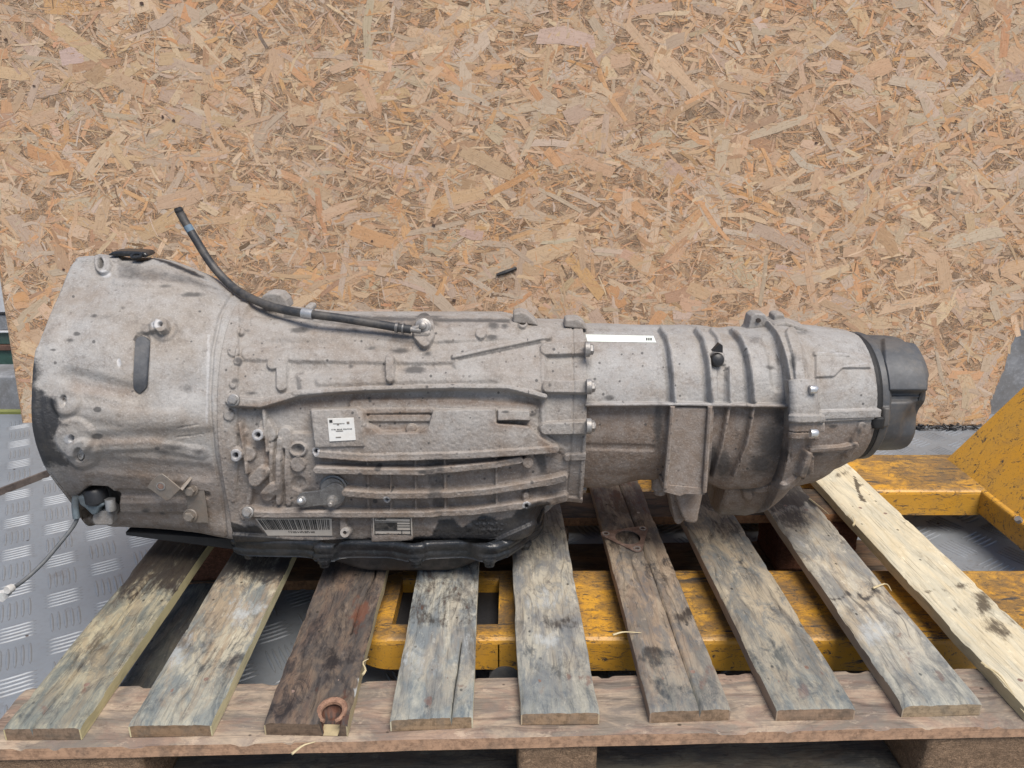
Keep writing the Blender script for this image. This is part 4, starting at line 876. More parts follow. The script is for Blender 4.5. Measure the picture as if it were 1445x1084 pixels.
b = MB(); b.tube(spline([at_y(107, 701, .985), at_y(106, 715, .983), at_y(108, 732, .978)], 10), .0048, 12); b.build('wire_boot', CONN, wire, True)
b = MB(); b.lathe(wc[-1], wc[-1] - wc[-3], [(-.006, .0055), (0, .006), (.003, .005)], 14); b.prism([at_y(u, v, .88) for u, v in ((-6, 838), (10, 836), (12, 842), (4, 850), (-4, 848))], (0, .008, 0)); b.build('wire_plug', WHITEPL, wire, True)
# breather cap on the tail
p = on('tail', 1011, 505); b = MB(); b.lathe(p + np.array([.0, -.001, -.003]), (0, -.8, .25), [(-.004, .0095), (.004, .0105), (.010, .008), (.012, .004)], 20); b.prism([at_y(u, v, p[1] - .006) for u, v in ((1005, 496), (1015, 485), (1020, 488), (1020, 498))], (0, .008, 0)); b.build('vent_cap', BLACKPL, G, True)
# labels -------------------------------------------------------------
def sheet(name, k, quad, mat, parent=G, lift=.0007, nu=14, nv=8, sub=(0, 1, 0, 1), th=0):
    V = []; A, B, C, D_ = [np.array(q, float) for q in quad]
    s0, s1, t0, t1 = sub
    for j in range(nv + 1):
        for i in range(nu + 1):
            s_, t_ = s0 + (s1 - s0) * i / nu, t0 + (t1 - t0) * j / nv
            q = (A * (1 - s_) + B * s_) * (1 - t_) + (D_ * (1 - s_) + C * s_) * t_
            V.append(hit(k, q[0], q[1])[0])
    V = np.array(V).reshape(nv + 1, nu + 1, 3)
    return V
def flatlabel(name, k, quad, mat, parent=G, lift=.0012, pieces=(), pmat=None, depth=.0006):
    """a stiff label: plane fitted to the casting under its corners"""
    V = sheet(name, k, quad, mat).reshape(-1, 3); A_ = np.c_[V[:, 0], V[:, 2], np.ones(len(V))]; kk = np.linalg.lstsq(A_, V[:, 1], rcond=None)[0]
    def onp(u, v, d=0):
        r = ray(u, v); t = (kk[2] + kk[1] * HCAM - lift - d) / (r[1] - kk[0] * r[0] - kk[1] * r[2]); return np.array([r[0] * t, r[1] * t, HCAM + r[2] * t])
    b = MB(); b.prism([onp(*q) for q in quad], (0, .002, 0)); o = b.build(name, mat, parent)
    A, B, C, D_ = [np.array(q, float) for q in quad]
    def Q(s_, t_): q = (A * (1 - s_) + B * s_) * (1 - t_) + (D_ * (1 - s_) + C * s_) * t_; return q
    for nm, mm, rects in pieces:
        b = MB()
        for (s0, s1, t0, t1) in rects:
            b.prism([onp(*Q(s0, t0), depth), onp(*Q(s1, t0), depth), onp(*Q(s1, t1), depth), onp(*Q(s0, t1), depth)], (0, depth * .8, 0))
        b.build(nm, mm, o)
    return o
rb = random.Random(11)
def barcode(n, t0, t1, s0=.03, s1=.97):
    out = []; x = s0
    while x < s1:
        w_ = rb.choice((.007, .010, .014, .020)); out.append((x, min(s1, x + w_), t0, t1)); x += w_ + rb.choice((.008, .012, .018))
    return out
def textish(s0, s1, t0, t1, cw=.02):
    out = []; x = s0
    while x < s1 - cw:
        m = rb.random(); 
        out.append((x, x + cw * .3, t0, t1))
        if m > .3: out.append((x + cw * .3, x + cw * .7, t0, t0 + (t1 - t0) * .25))
        if m < .7: out.append((x + cw * .3, x + cw * .7, t1 - (t1 - t0) * .25, t1))
        x += cw * rb.choice((1, 1, 1, 1.6))
    return out
flatlabel('white_label', 'case', [(462, 591), (499, 590), (502, 621), (465, 623)], LABELW, pieces=[('label_print', LABELB, [(.06, .18, .06, .18), (.10, .14, .09, .14)] + textish(.12, .95, .47, .51, .05) + textish(.2, .7, .22, .25, .04)), ('label_stain', SHEET, [(.28, .55, .55, .58), (.72, .82, .16, .26), (.25, .45, .82, .86), (.34, .42, .24, .3)])])
lb = flatlabel('barcode_label', 'case', [(360, 732), (468, 732), (469, 756), (378, 756)], LABELD, lift=.0015, pieces=[('label_print', LABELB, barcode(0, .06, .66, .02, .965) + textish(.35, .75, .74, .84, .02)), ])
pl = flatlabel('data_plate', 'case', [(526, 729), (581, 730), (582, 757), (527, 757)], LABELD, lift=.0015, pieces=[('label_print', LABELB, [(.03, .97, .0 + .05, .10), (.03, .97, .88, .93), (.03, .05, .05, .93), (.95, .97, .05, .93), (.05, .60, .30, .66), (.60, .95, .38, .41), (.60, .95, .50, .53), (.05, .95, .68, .72), (.60, .62, .30, .66), (.72, .74, .72, .88), (.05, .95, .24, .27)] + textish(.08, .36, .12, .18, .03)), ])
flatlabel('plate_text', 'case', [(529, 738), (546, 738), (546, 747), (529, 747)], LABELD, pl, lift=.0034, pieces=[])if False else None
def curved(name, k, quad, mat, nu=24, nv=4, lift=.0008):
    V = sheet(name, k, quad, mat, nu=nu, nv=nv) + DD * lift
    n = nu + 1; Vf = V.reshape(-1, 3); Vb = Vf - DD * lift * 1.4
    Fq = [(j * n + i, j * n + i + 1, (j + 1) * n + i + 1, (j + 1) * n + i) for j in range(nv) for i in range(nu)]
    o = mesh(name, Vf, Fq, mat, G, smooth=True); return o
st = curved('label_strip', 'tail', [(826, 472), (922, 474), (926, 483.5), (829, 482)], LABELHOLO)
V = sheet('x', 'tail', [(911, 477), (918, 477), (919, 480.5), (912, 480.5)], None, nu=2, nv=2)
b = MB()
for uu in (911.5, 914.5, 917.5):
    q = [hit('tail', uu + a, vv)[0] + DD * .0014 for a, vv in ((0, 477), (2, 477), (2, 480.5), (0, 480.5))]; b.prism(q, (0, .0004, 0))
b.build('label_print', LABELB, st)
# ---------------------------------------------------------------- the tread plate floor
RIM = []
def bars(rect_fn, x0, x1, y0, y1, z, ang, cell, ox=0., oy=0., hgt=.0023):
    ca, sa = math.cos(ang), math.sin(ang); Vs = []; Fs = []
    L = math.hypot(x1 - x0, y1 - y0); n = int(L / cell) + 2
    # one lens shaped bar: base hexagon, ridge
    k = 10; bt = []
    for q in range(k): t = 2 * math.pi * q / k; bt.append((math.cos(t), math.sin(t), 0))
    base = np.array(bt); top = base * np.array([.62, .42, 0]) + np.array([0, 0, 1.0])
    T = np.vstack([base, top]); FT = [(q, (q + 1) % k, k + (q + 1) % k, k + q) for q in range(k)]
    ins = []
    cx, cy = (x0 + x1) / 2, (y0 + y1) / 2
    for i in range(-n, n):
        for j in range(-n, n):
            gx, gy = (i + .5) * cell + ox, (j + .5) * cell + oy
            for m in range(5):
                o = (m - 2) * cell * .140
                if (i + j) % 2: lx, ly, a = gx, gy + o, 0
                else: lx, ly, a = gx + o, gy, math.pi / 2
                X, Y = cx + lx * ca - ly * sa, cy + lx * sa + ly * ca
                if x0 < X < x1 and y0 < Y < y1 and rect_fn(X, Y): ins.append((X, Y, a + ang))
    ins = np.array(ins); sx, sy = cell * .46, cell * .043
    c, s_ = np.cos(ins[:, 2])[:, None], np.sin(ins[:, 2])[:, None]
    tx, ty = T[None, :, 0] * sx, T[None, :, 1] * sy
    P = np.stack([ins[:, 0:1] + tx * c - ty * s_, ins[:, 1:2] + tx * s_ + ty * c, z - .0004 + T[None, :, 2] * hgt + 0 * tx * c], -1)
    nv = 2 * k; F1 = np.array(FT); Ff = (F1[None] + (np.arange(len(ins)) * nv)[:, None, None]).reshape(-1, 4)
    F2 = np.array([(k + 0, k + 1, k + 2, k + 9), (k + 2, k + 3, k + 8, k + 9), (k + 3, k + 4, k + 7, k + 8), (k + 4, k + 5, k + 6, k + 7)])
    Ff = np.vstack([Ff, (F2[None] + (np.arange(len(ins)) * nv)[:, None, None]).reshape(-1, 4)])
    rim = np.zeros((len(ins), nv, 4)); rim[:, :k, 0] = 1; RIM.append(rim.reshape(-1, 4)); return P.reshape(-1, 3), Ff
CELL, ANG = .072, math.radians(31)
b = MB(); b.box(-1.9, 1.9, -.6, 2.06, -.02, 0); fl_ = b.build('floor', TREAD); fl_['kind'] = 'structure'
V, Fq = bars(lambda x, y: True, -1.75, 1.75, .35, 2.0, 0, ANG, CELL)
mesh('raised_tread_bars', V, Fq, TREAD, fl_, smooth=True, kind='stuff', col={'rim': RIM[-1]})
b = MB(); b.box(-30, 30, -20, 30, -.95, -.90); g_ = b.build('ground', GROUND); g_['kind'] = 'structure'
# the overlapping sheet of tread plate on the left
e0, e1 = at_z(-40, 706, .012), at_z(78, 661, .012); dv_ = (e1 - e0); e2 = e0 + dv_ * 2.05; e_ = e0 - dv_ * 1.2
poly = [e_, e2, np.array([-1.33, 1.99, .012]), np.array([-1.39, 1.83, .012]), np.array([-1.88, 1.60, .012]), np.array([-1.88, e_[1], .012])]
rt = root('tread_plate_sheet', 'loose sheet of aluminium tread plate lying over the floor left of the gearbox', 'metal sheet', (-1.5, 1.7, 0))
b = MB(); b.prism([p - np.array([0, 0, .0115]) for p in poly], (0, 0, .0115)); b.build('plate', TREAD, rt)
nn = np.array([dv_[1], -dv_[0], 0]) / np.linalg.norm(dv_) * .006
b = MB(); b.prism([e_ + nn - [0, 0, .0118], e2 + nn - [0, 0, .0118], e2 + nn + [0, 0, .004], e_ + nn + [0, 0, .004]], -nn * .98); b.build('edge_strip', plain('dark_edge_strip', (.07, .055, .05), .6, 0, .5, 30, .4, (.16, .13, .11), .4), rt)
pp = [(p[0], p[1]) for p in poly]
def inpoly(x, y):
    c = False
    for i in range(len(pp)):
        (ax, ay), (bx, by) = pp[i], pp[(i + 1) % len(pp)]
        if (ay > y) != (by > y) and x < (bx - ax) * (y - ay) / (by - ay) + ax: c = not c
    return c
V, Fq = bars(lambda x, y: inpoly(x, y) and inpoly(x + .012, y - .008), -1.88, -.9, 1.0, 2.0, .012, ANG, CELL, .02, .03)
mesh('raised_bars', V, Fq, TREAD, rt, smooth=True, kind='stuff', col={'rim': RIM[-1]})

# ---------------------------------------------------------------- OSB board wall
LEAN = math.radians(5.8); WY = 1.965
wl0, wr0 = -1.345, 1.325; WH = 1.36
wall = root('strand_board_wall', 'tall weathered oriented strand board panel leaning upright behind the gearbox', 'board wall', (0, WY, 0))
UP = np.array([0, math.sin(LEAN), math.cos(LEAN)]); NO = np.array([0, -math.cos(LEAN), math.sin(LEAN)])
def W3(a, b_, d=0): return np.array([a, WY, .004]) + UP * b_ + NO * d
rngw = np.random.default_rng(7)
# core board with slightly uneven edges
edge = [(wl0, 0), (wr0 - .03, 0), (wr0 - .012, .035), (wr0 - .02, .07), (wr0 + .006, .16), (wr0 + .012, .22), (wr0 + .045, .30), (wr0 + .05, WH), (wl0 - .01, WH)]
b = MB(); b.prism([W3(a, c) for a, c in edge], -NO * .018)
CORE = plain('strand_board_core', (.36, .25, .165), .85, 0, .6, 60, .6, (.10, .06, .035), .6)
b.build('board_core', CORE, wall)
def rgt(b_):
    ys = [0, .035, .07, .16, .22, .30, WH]; xs = [-.03, -.012, -.02, .006, .012, .045, .05]; return wr0 + np.interp(b_, ys, xs)
PAL = np.array([(.46, .325, .215), (.42, .30, .20), (.50, .375, .265), (.51, .29, .14), (.46, .235, .10), (.38, .315, .255), (.45, .39, .335), (.35, .215, .125), (.29, .175, .10), (.55, .43, .31), (.40, .35, .28)])
PW = np.array([.16, .13, .13, .12, .06, .10, .07, .09, .04, .06, .04]); PW = PW / PW.sum()
def strands(n, l0, l1, w0, w1, d0, d1, ridge=False, seed=0, dark=0.0, curl=0.0, vr=.12, pw=None):
    r = np.random.default_rng(seed)
    a = r.uniform(wl0, wr0 + .05, n); b_ = r.uniform(.0, 1.30, n); L = np.exp(r.uniform(np.log(l0), np.log(l1), n)); w_ = np.exp(r.uniform(np.log(w0), np.log(w1), n))
    th = np.where(r.random(n) < .4, r.normal(0, .5, n), r.uniform(-math.pi / 2, math.pi / 2, n)); d = r.uniform(d0, d1, n)
    Lx = (np.abs(np.cos(th)) * L + np.abs(np.sin(th)) * w_) / 2; Ly = (np.abs(np.sin(th)) * L + np.abs(np.cos(th)) * w_) / 2
    a = np.clip(a, wl0 + Lx, rgt(b_) - Lx); b_ = np.clip(b_, Ly + .001, WH - .01)
    jag = r.uniform(.72, 1.0, (n, 4)); sk = r.uniform(-.5, .5, (n, 2))
    # outline in strand space: 6 points
    x = np.stack([-L/2 * jag[:, 0], -L/2 * .2 * r.uniform(-1, 1, n), L/2 * jag[:, 1], L/2 * jag[:, 2], L/2 * .2 * r.uniform(-1, 1, n), -L/2 * jag[:, 3]], 1)
    y = np.stack([-w_/2 * r.uniform(.7, 1, n), -w_/2 * r.uniform(.85, 1.1, n), -w_/2 * r.uniform(.6, 1, n), w_/2 * r.uniform(.6, 1, n), w_/2 * r.uniform(.85, 1.1, n), w_/2 * r.uniform(.7, 1, n)], 1)
    bend = r.normal(0, 1, (n, 1)) * .06 * L[:, None]; y = y + bend * ((2 * x / L[:, None]) ** 2 - .3)
    tx = r.normal(0, 1, (n, 1)) * .00028; z = d[:, None] + tx * x / L[:, None] * 2 + r.normal(0, .00010, x.shape)
    z[:, [0, 2, 3, 5]] += curl * r.random((n, 1))
    c, s_ = np.cos(th)[:, None], np.sin(th)[:, None]
    A_ = a[:, None] + x * c - y * s_; B_ = b_[:, None] + x * s_ + y * c
    top = np.array([0, WY, .004]) + B_[..., None] * UP + z[..., None] * NO; top[..., 0] += A_
    bot = top - NO * .0006
    V = np.concatenate([top, bot], 1)
    Fq = np.array([(0, 1, 4, 5), (1, 2, 3, 4), (6, 7, 1, 0), (7, 8, 2, 1), (8, 9, 3, 2), (9, 10, 4, 3), (10, 11, 5, 4), (11, 6, 0, 5)])
    col = PAL[r.choice(len(PAL), n, p=(PW if pw is None else pw / pw.sum()))] * r.uniform(1 - vr, 1 + vr, (n, 1)); col = col * .80 + np.array([.46, .325, .22]) * .33 + r.normal(0, .008, (n, 3))
    col = np.where((r.random(n) < dark)[:, None], col * .35, col); col = np.clip(col * np.array([.93, .885, .83]), .01, .9)
    uvx = np.concatenate([x, x], 1) + r.uniform(0, 40, (n, 1)); uvy = np.concatenate([y, y], 1) + r.uniform(0, 10, (n, 1))
    return V, Fq, np.concatenate([col, np.ones((n, 1))], 1), np.stack([uvx, uvy], -1), L * w_
def join_strands(name, data, sel=None):
    V, Fq, col, uv, _ = data
    if sel is not None: V, col, uv = V[sel], col[sel], uv[sel]
    n = len(V); Ff = (Fq[None] + (np.arange(n) * 12)[:, None, None]).reshape(-1, 4)
    return V.reshape(-1, 3), Ff, np.repeat(col, 12, 0), uv.reshape(-1, 2)[Ff.ravel()]
PWS = np.array([.12, .16, .06, .22, .16, .04, .02, .14, .08, .04, .03]); PWL = np.array([.18, .12, .14, .07, .03, .17, .10, .05, .02, .08, .10])
small = strands(80000, .006, .034, .0005, .0020, .0001, .00085, seed=1, dark=.05, vr=.13, pw=PWS)
mid = strands(11000, .020, .085, .0022, .012, .0001, .0010, seed=2, dark=.02, vr=.13)
large = strands(2000, .05, .18, .010, .042, .0, .00095, seed=3, vr=.10, pw=PWL)
order = np.argsort(-large[4]); bigsel, rest = order[:260], order[260:]
Vs, Fs, Cs, Us = [], [], [], []; off = 0
for dt, sel in ((small, None), (mid, None), (large, rest)):
    V, Ff, C_, U_ = join_strands('', dt, sel); Vs.append(V); Fs.append(Ff + off); Cs.append(C_); Us.append(U_); off += len(V)
mesh('small_strands', np.vstack(Vs), np.vstack(Fs), STRAND, wall, uv=np.vstack(Us), col={'tint': np.vstack(Cs)}, kind='stuff')
for q in bigsel:
    V, Ff, C_, U_ = join_strands('', large, [q]); mesh('strand', V, Ff, STRAND, wall, uv=U_, col={'tint': C_}, centre=True)
# burnt stick mark, dark knots, black debris under the right corner
def onwall(u, v, d=.003):
    r = ray(u, v); p0 = W3(0, 0, d); t = np.dot(p0 - np.array([0, 0, HCAM]), NO) / np.dot(r, NO); return np.array([0, 0, HCAM]) + r * t
b = MB(); b.tube([onwall(701, 388), onwall(714, 384), onwall(729, 378)], .0055, 6, rr=[.004, .006, .004]); b.build('charred_stick', BLACKPL, wall)
KN = plain('dark_knot', (.07, .04, .03), .8)
rk = random.Random(3)
for u, v, r_ in ((641, 424, 5), (612, 318, 4), (8, 56, 4), (200, 5, 4), (48, 121, 3), (1311, 266, 4.5), (1152, 202, 3), (1350, 171, 3), (715, 408, 3), (1388, 184, 3), (90, 380, 3), (525, 340, 2.5), (679, 145, 2.5), (487, 242, 2.5), (230, 165, 4), (245, 170, 4)):
    c = onwall(u, v, .0024); pts = []
    for k in range(9):
        a = 2 * math.pi * k / 9; rr = r_ * .0009 * rk.uniform(.5, 1.3); pts.append(c + rr * (math.cos(a) * np.array([1., 0, 0]) * 1.4 + math.sin(a) * UP))
    b = MB(); b.prism(pts, NO * .0006); b.build('knot_fleck', KN, wall)
b = MB(); 
for k in range(60):
    x = rk.uniform(1.0, 1.28); p = np.array([x, WY - .012 - rk.random() * .02, .004]); b.tube([p, p + np.array([rk.uniform(-.03, .03), rk.uniform(-.01, .01), rk.uniform(.002, .012)])], .0022, 5)
t_ = b.build('black_debris', BLACKPL); t_['label'] = 'thin line of black scrapings along the foot of the strand board'; t_['category'] = 'debris'; t_['kind'] = 'stuff'

# ---------------------------------------------------------------- what shows past the board's two edges
rt = root('painted_side_board', 'green side board with white and rusty strips past the left edge of the strand board', 'side board', (-1.75, 2.35, 0))
def strip(name, y0, y1, mat, dpt=0.0, par=rt, x0=-2.4, x1=-1.0, Y=2.3):
    zt, zb = at_y(5, y0, Y)[2], at_y(5, y1, Y)[2]; b = MB(); b.box(x0, x1, Y - dpt, Y + .03, zb, zt); return bevel(b.build(name, mat, par), .002)
strip('upper_panel', 300, 441, WHITESTEEL, .0); strip('black_strip', 441.5, 444, BLACKPL, .004); strip('grey_strip', 444.5, 466, CONCRETE, .0); strip('white_strip', 466.5, 469, WHITESTEEL, .01)
strip('green_plank', 469.5, 486, GREEN, .0); strip('rusty_strip', 486.5, 494, BROWNSTEEL, .008); strip('green_plank', 494.5, 531, GREEN, .0)
rt2 = root('concrete_kerb_wall', 'low grey concrete kerb behind the left edge of the strand board', 'concrete wall', (-1.75, 2.2, 0))
b = MB(); b.box(-2.4, -1.0, 2.18, 2.5, -.9, at_y(5, 531, 2.18)[2]); bevel(b.build('wall_block', CONCRETE, rt2), .006)
b = MB(); b.box(-1.9, -1.36, 2.07, 2.09, -.02, .004); o = b.build('floor_edge_trim', plain('yellow_green_trim', (.20, .22, .07), .6)); o['label'] = 'thin yellowish green trim along the far edge of the tread plate floor on the left'; o['category'] = 'trim'
rt3 = root('concrete_panel', 'pale grey concrete panel visible between the strand board and the yellow pallet truck', 'concrete panel', (1.9, 2.3, 0))
b = MB(); b.box(1.30, 3.0, 2.25, 2.4, -.9, at_y(1440, 440, 2.25)[2]); bevel(b.build('wall_block', CONCRETE, rt3), .006)
b = MB(); b.box(1.30, 3.0, 2.45, 2.5, -.9, 1.2); o = b.build('white_back_panel', WHITESTEEL); o['label'] = 'white panel far behind the right edge of the strand board'; o['category'] = 'panel'
b = MB(); b.tube(spline([at_y(1436, 452, 2.2), at_y(1440, 437, 2.2), at_y(1450, 430, 2.2), at_y(1480, 440, 2.2)], 16), .006, 8); o = b.build('green_hose', GREEN, None, True); o['label'] = 'piece of green hose draped past the right edge of the strand board'; o['category'] = 'hose'
b = MB(); b.tube([at_y(1436, 415, 2.22), at_y(1480, 418, 2.22)], .007, 10); o = b.build('orange_rod', ORANGE, None, True); o['label'] = 'orange brown rod sticking out behind the right edge of the strand board'; o['category'] = 'rod'

# ---------------------------------------------------------------- wooden pallet
DK = .144; TH = .018; YAW = math.radians(1.75)
PAL_ = root('wooden_pallet', 'weathered open slatted wooden pallet with particle block feet under the gearbox', 'pallet', (0, 1.2, 0))
ex = np.array([math.cos(YAW), math.sin(YAW), 0]); ey = np.array([-math.sin(YAW), math.cos(YAW), 0])
def board(name, FL, FR, BL, BR, z1, th, mat, parent, seed, wear=None, crack=None, knot=None, amp=.0010, nu=None, nw=30, ragged=0.0, chip=0.0):
    """board between near-left, near-right, far-left, far-right corners (xy), top at z1"""
    FL, FR, BL, BR = [np.array(q[:2], float) for q in (FL, FR, BL, BR)]; L = np.linalg.norm(BL - FL); W_ = np.linalg.norm(FR - FL)
    nu = nu or max(30, int(L / .0045)); s_ = np.linspace(0, 1, nu + 1); t_ = np.linspace(0, 1, nw + 1)
    Sg, Tg = np.meshgrid(s_, t_, indexing='ij'); Tw = Tg.copy(); cm = np.zeros_like(Tg)
    if crack:
        for path, c0 in crack:      # path: list (s, t), c0: nominal column
            ps = np.array(path); ci = int(round(c0 * nw)); tc = np.interp(s_, ps[:, 0], ps[:, 1]); 
            wgt = np.exp(-((t_ - t_[ci]) / .13) ** 2); Tw += (tc - t_[ci])[:, None] * wgt[None, :]
            act = ((s_ >= ps[0, 0]) & (s_ <= ps[-1, 0])).astype(float); cm[:, ci] = act
            for k_ in (-1, 1): Tw[:, ci + k_] = np.where(act > 0, Tw[:, ci] + k_ * .017, Tw[:, ci + k_])
    Tw = np.clip(Tw, 0, 1); Tw[:, 0] = 0; Tw[:, -1] = 1
    e0_, e1_ = (fbm(np.c_[s_ * L, s_ * 0 + seed, s_ * 0], 14, 4, seed) - .5), (fbm(np.c_[s_ * L, s_ * 0 + seed + 50, s_ * 0], 14, 4, seed + 3) - .5)
    rg = .0016 + ragged * .6
    L0 = (FL[None] * (1 - s_[:, None]) + BL[None] * s_[:, None]); R0 = (FR[None] * (1 - s_[:, None]) + BR[None] * s_[:, None]); dr = (R0 - L0) / np.linalg.norm(R0 - L0, axis=1)[:, None]
    L0 = L0 + dr * (e0_ * rg)[:, None]; R0 = R0 + dr * (e1_ * rg)[:, None]
    XY = L0[:, None] * (1 - Tw[..., None]) + R0[:, None] * Tw[..., None]
    P = np.empty((nu + 1, nw + 1, 3)); P[..., :2] = XY; uu = Sg * L; vv = Tw * W_
    Q = np.stack([uu, vv * 1.0 + seed, vv * 0], -1)
    hgt = (fbm(Q * np.array([.35, 3, 1]), 30, 4, seed) - .5) * amp * 2 + (fbm(Q * np.array([.12, 4, 1]), 110, 2, seed + 5) - .5) * amp
    edge_ = np.minimum(vv, W_ - vv); ends = np.minimum(uu, L - uu); hgt -= .0022 * np.exp(-edge_ / .0022) + .0020 * np.exp(-ends / .0030)
    nib = fbm(Q, 40, 3, seed + 8); hgt -= chip * S((nib - .62) / .1) * np.exp(-edge_ / .006) * .006
    hgt -= cm * .011
    wr = np.zeros((nu + 1, nw + 1, 4))
    if knot:
        ks, kt, kr = knot; dk = np.hypot((uu - ks * L), (vv - kt * W_)); 
        hgt += .0035 * np.exp(-((dk - kr * 1.15) / (kr * .25)) ** 2) - (th - .003) * S((kr * 1.0 - dk) / (kr * .28)); wr[..., 1] = np.maximum(wr[..., 1], .9 * np.exp(-((dk - kr * .85) / (kr * .25)) ** 2)); hgt -= (th + .004) * S((kr * .8 - np.abs(vv - kt * W_)) / (kr * .25)) * (uu < ks * L)
    P[..., 2] = z1 + hgt
    if wear is not None: wear(wr, uu, vv, XY, L, W_)
    wr[..., 3] = 0
    if knot: wr[..., 2] *= (dk > kr * 1.25) & ~((np.abs(vv - kt * W_) < kr * 1.2) & (uu < ks * L)); wr[..., 0] = np.maximum(wr[..., 0], .9 * (dk < kr * .9))
    if crack: wr[..., 0] = np.maximum(wr[..., 0], 1.3 * cm); wr[..., 2] *= 1 - cm  # crack shade painted into the colour as well as cut
    n1 = nw + 1; top = P.reshape(-1, 3)
    ring = [(i, 0) for i in range(nu)] + [(nu, j) for j in range(nw)] + [(i, nw) for i in range(nu, 0, -1)] + [(0, j) for j in range(nw, 0, -1)]
    ri = np.array([i * n1 + j for i, j in ring]); m = len(ri)
    tp = top[ri]; md = tp.copy(); md[:, 2] = np.minimum(z1 - th * .55, tp[:, 2] - .0005); bt = tp.copy(); bt[:, 2] = z1 - th
    wf = wr.reshape(-1, 4); V = np.vstack([top, tp, md, bt]); wtop = wf[ri].copy(); wtop[:, 3] = np.array([.5 if (i in (0, nu) and 0 < j < nw) else 1. for i, j in ring]); wtop[:, :3] *= .5
    Wr = np.vstack([wf, wtop, wtop, wtop]); base = len(top)
    i_, j_ = np.meshgrid(np.arange(nu), np.arange(nw), indexing='ij'); a = (i_ * n1 + j_).ravel(); Fq = np.stack([a, a + n1, a + n1 + 1, a + 1], 1)[:, ::-1]
    k_ = np.arange(m); k2 = (k_ + 1) % m; Fs = [np.stack([base + q * m + k_, base + q * m + k2, base + (q + 1) * m + k2, base + (q + 1) * m + k_], 1)[:, ::-1] for q in range(2)]
    bf = []   # bottom as strips between the two long sides
    lo = base + 2 * m
    Lr = [lo + i for i in range(nu)] + [lo + nu]; Rr = [lo + nu + nw + (nu - i) for i in range(nu + 1)]; Rr[-1] = lo + nu + nw
    for i in range(nu): bf.append((Lr[i], Lr[i + 1], Rr[i + 1], Rr[i]))
    Fa = np.vstack([Fq] + Fs + [np.array(bf)])
    U = np.concatenate([np.stack([uu.ravel(), vv.ravel()], 1)] + [np.stack([uu.ravel()[ri], vv.ravel()[ri]], 1)] * 3)
    o = mesh(name, V, Fa, mat, parent, uv=U[Fa.ravel()], col={'wear': Wr}); 
    fl2 = np.zeros(len(o.data.polygons), bool); fl2[:len(Fq)] = True; o.data.polygons.foreach_set('use_smooth', fl2.tolist())
    return o
PALE, GREY_, DRK = (.44, .40, .30), (.27, .29, .27), (.035, .030, .028)
WM = {
 1: wood_mat('plank_dark_stained', (.38, .345, .245), (.215, .225, .195), (.045, .033, .028), stain=.5, stainc=(.105, .125, .12), warm=.45, warmc=(.25, .18, .105), seed=1, longc=(0.5, 0.43, 0.24), nearend=0.45, side=(.23, .16, .11)),
 2: wood_mat('plank_pale_blotched', (.42, .39, .31), (.27, .285, .27), (.05, .045, .045), stain=.5, stainc=(.12, .15, .16), warm=.6, warmc=(.24, .165, .10), seed=2, longc=(0.55, 0.49, 0.3), nearend=0.45, side=(.25, .165, .10)),
 3: wood_mat('plank_red_brown', (.15, .115, .09), (.095, .085, .08), (.030, .025, .026), stain=.5, stainc=(.055, .055, .06), warm=.35, warmc=(.17, .10, .065), seed=3, longc=(0.4, 0.33, 0.2), nearend=0, side=(.16, .11, .075)),
 4: wood_mat('plank_blue_grey', (.40, .39, .34), (.25, .275, .285), (.06, .055, .05), stain=.4, stainc=(.13, .17, .20), warm=.3, warmc=(.26, .19, .12), seed=4, longc=(0.55, 0.5, 0.36), nearend=0.55, side=(.30, .21, .13)),
 5: wood_mat('plank_grey_weathered', (.41, .385, .325), (.27, .27, .265), (.07, .06, .055), stain=.5, stainc=(.12, .145, .17), warm=.35, warmc=(.27, .22, .15), seed=5, longc=(0.45, 0.36, 0.24), nearend=0.6, side=(.33, .225, .14)),
 6: wood_mat('plank_brown_grey', (.31, .255, .195), (.205, .18, .155), (.045, .035, .03), stain=.5, stainc=(.11, .13, .155), warm=.4, warmc=(.21, .14, .095), seed=6, longc=(0.3, 0.22, 0.16), nearend=0.45, side=(.29, .20, .13)),
 7: wood_mat('plank_greenish_grey', (.37, .325, .25), (.245, .23, .20), (.045, .04, .038), stain=.55, stainc=(.11, .145, .17), warm=.4, warmc=(.25, .19, .125), seed=7, longc=(0.33, 0.25, 0.18), nearend=0.6, side=(.31, .21, .14)),
 8: wood_mat('plank_whitish_worn', (.48, .45, .38), (.34, .33, .30), (.06, .055, .055), stain=.35, stainc=(.14, .17, .21), warm=.4, warmc=(.33, .24, .14), seed=8, longc=(0.36, 0.29, 0.21), nearend=0.6, side=(.34, .26, .17)),
 9: wood_mat('plank_fresh_pale', (.62, .57, .44), (.72, .67, .52), (.10, .075, .05), stain=.05, stainc=(.20, .15, .10), warm=.3, warmc=(.52, .40, .22), seed=9, longc=(0.55, 0.46, 0.28), nearend=0, side=(.50, .40, .22)),
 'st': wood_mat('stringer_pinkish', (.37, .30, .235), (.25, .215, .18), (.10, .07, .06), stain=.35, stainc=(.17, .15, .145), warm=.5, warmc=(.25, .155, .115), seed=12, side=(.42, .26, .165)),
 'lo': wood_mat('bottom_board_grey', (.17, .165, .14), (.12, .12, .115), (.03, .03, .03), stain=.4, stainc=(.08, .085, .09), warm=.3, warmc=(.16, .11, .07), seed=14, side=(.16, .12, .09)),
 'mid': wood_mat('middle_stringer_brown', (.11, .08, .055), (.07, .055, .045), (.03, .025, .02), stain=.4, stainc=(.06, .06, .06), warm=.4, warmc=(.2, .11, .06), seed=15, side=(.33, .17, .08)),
}
def z_(u, v, z=DK): return at_z(u, v, z)
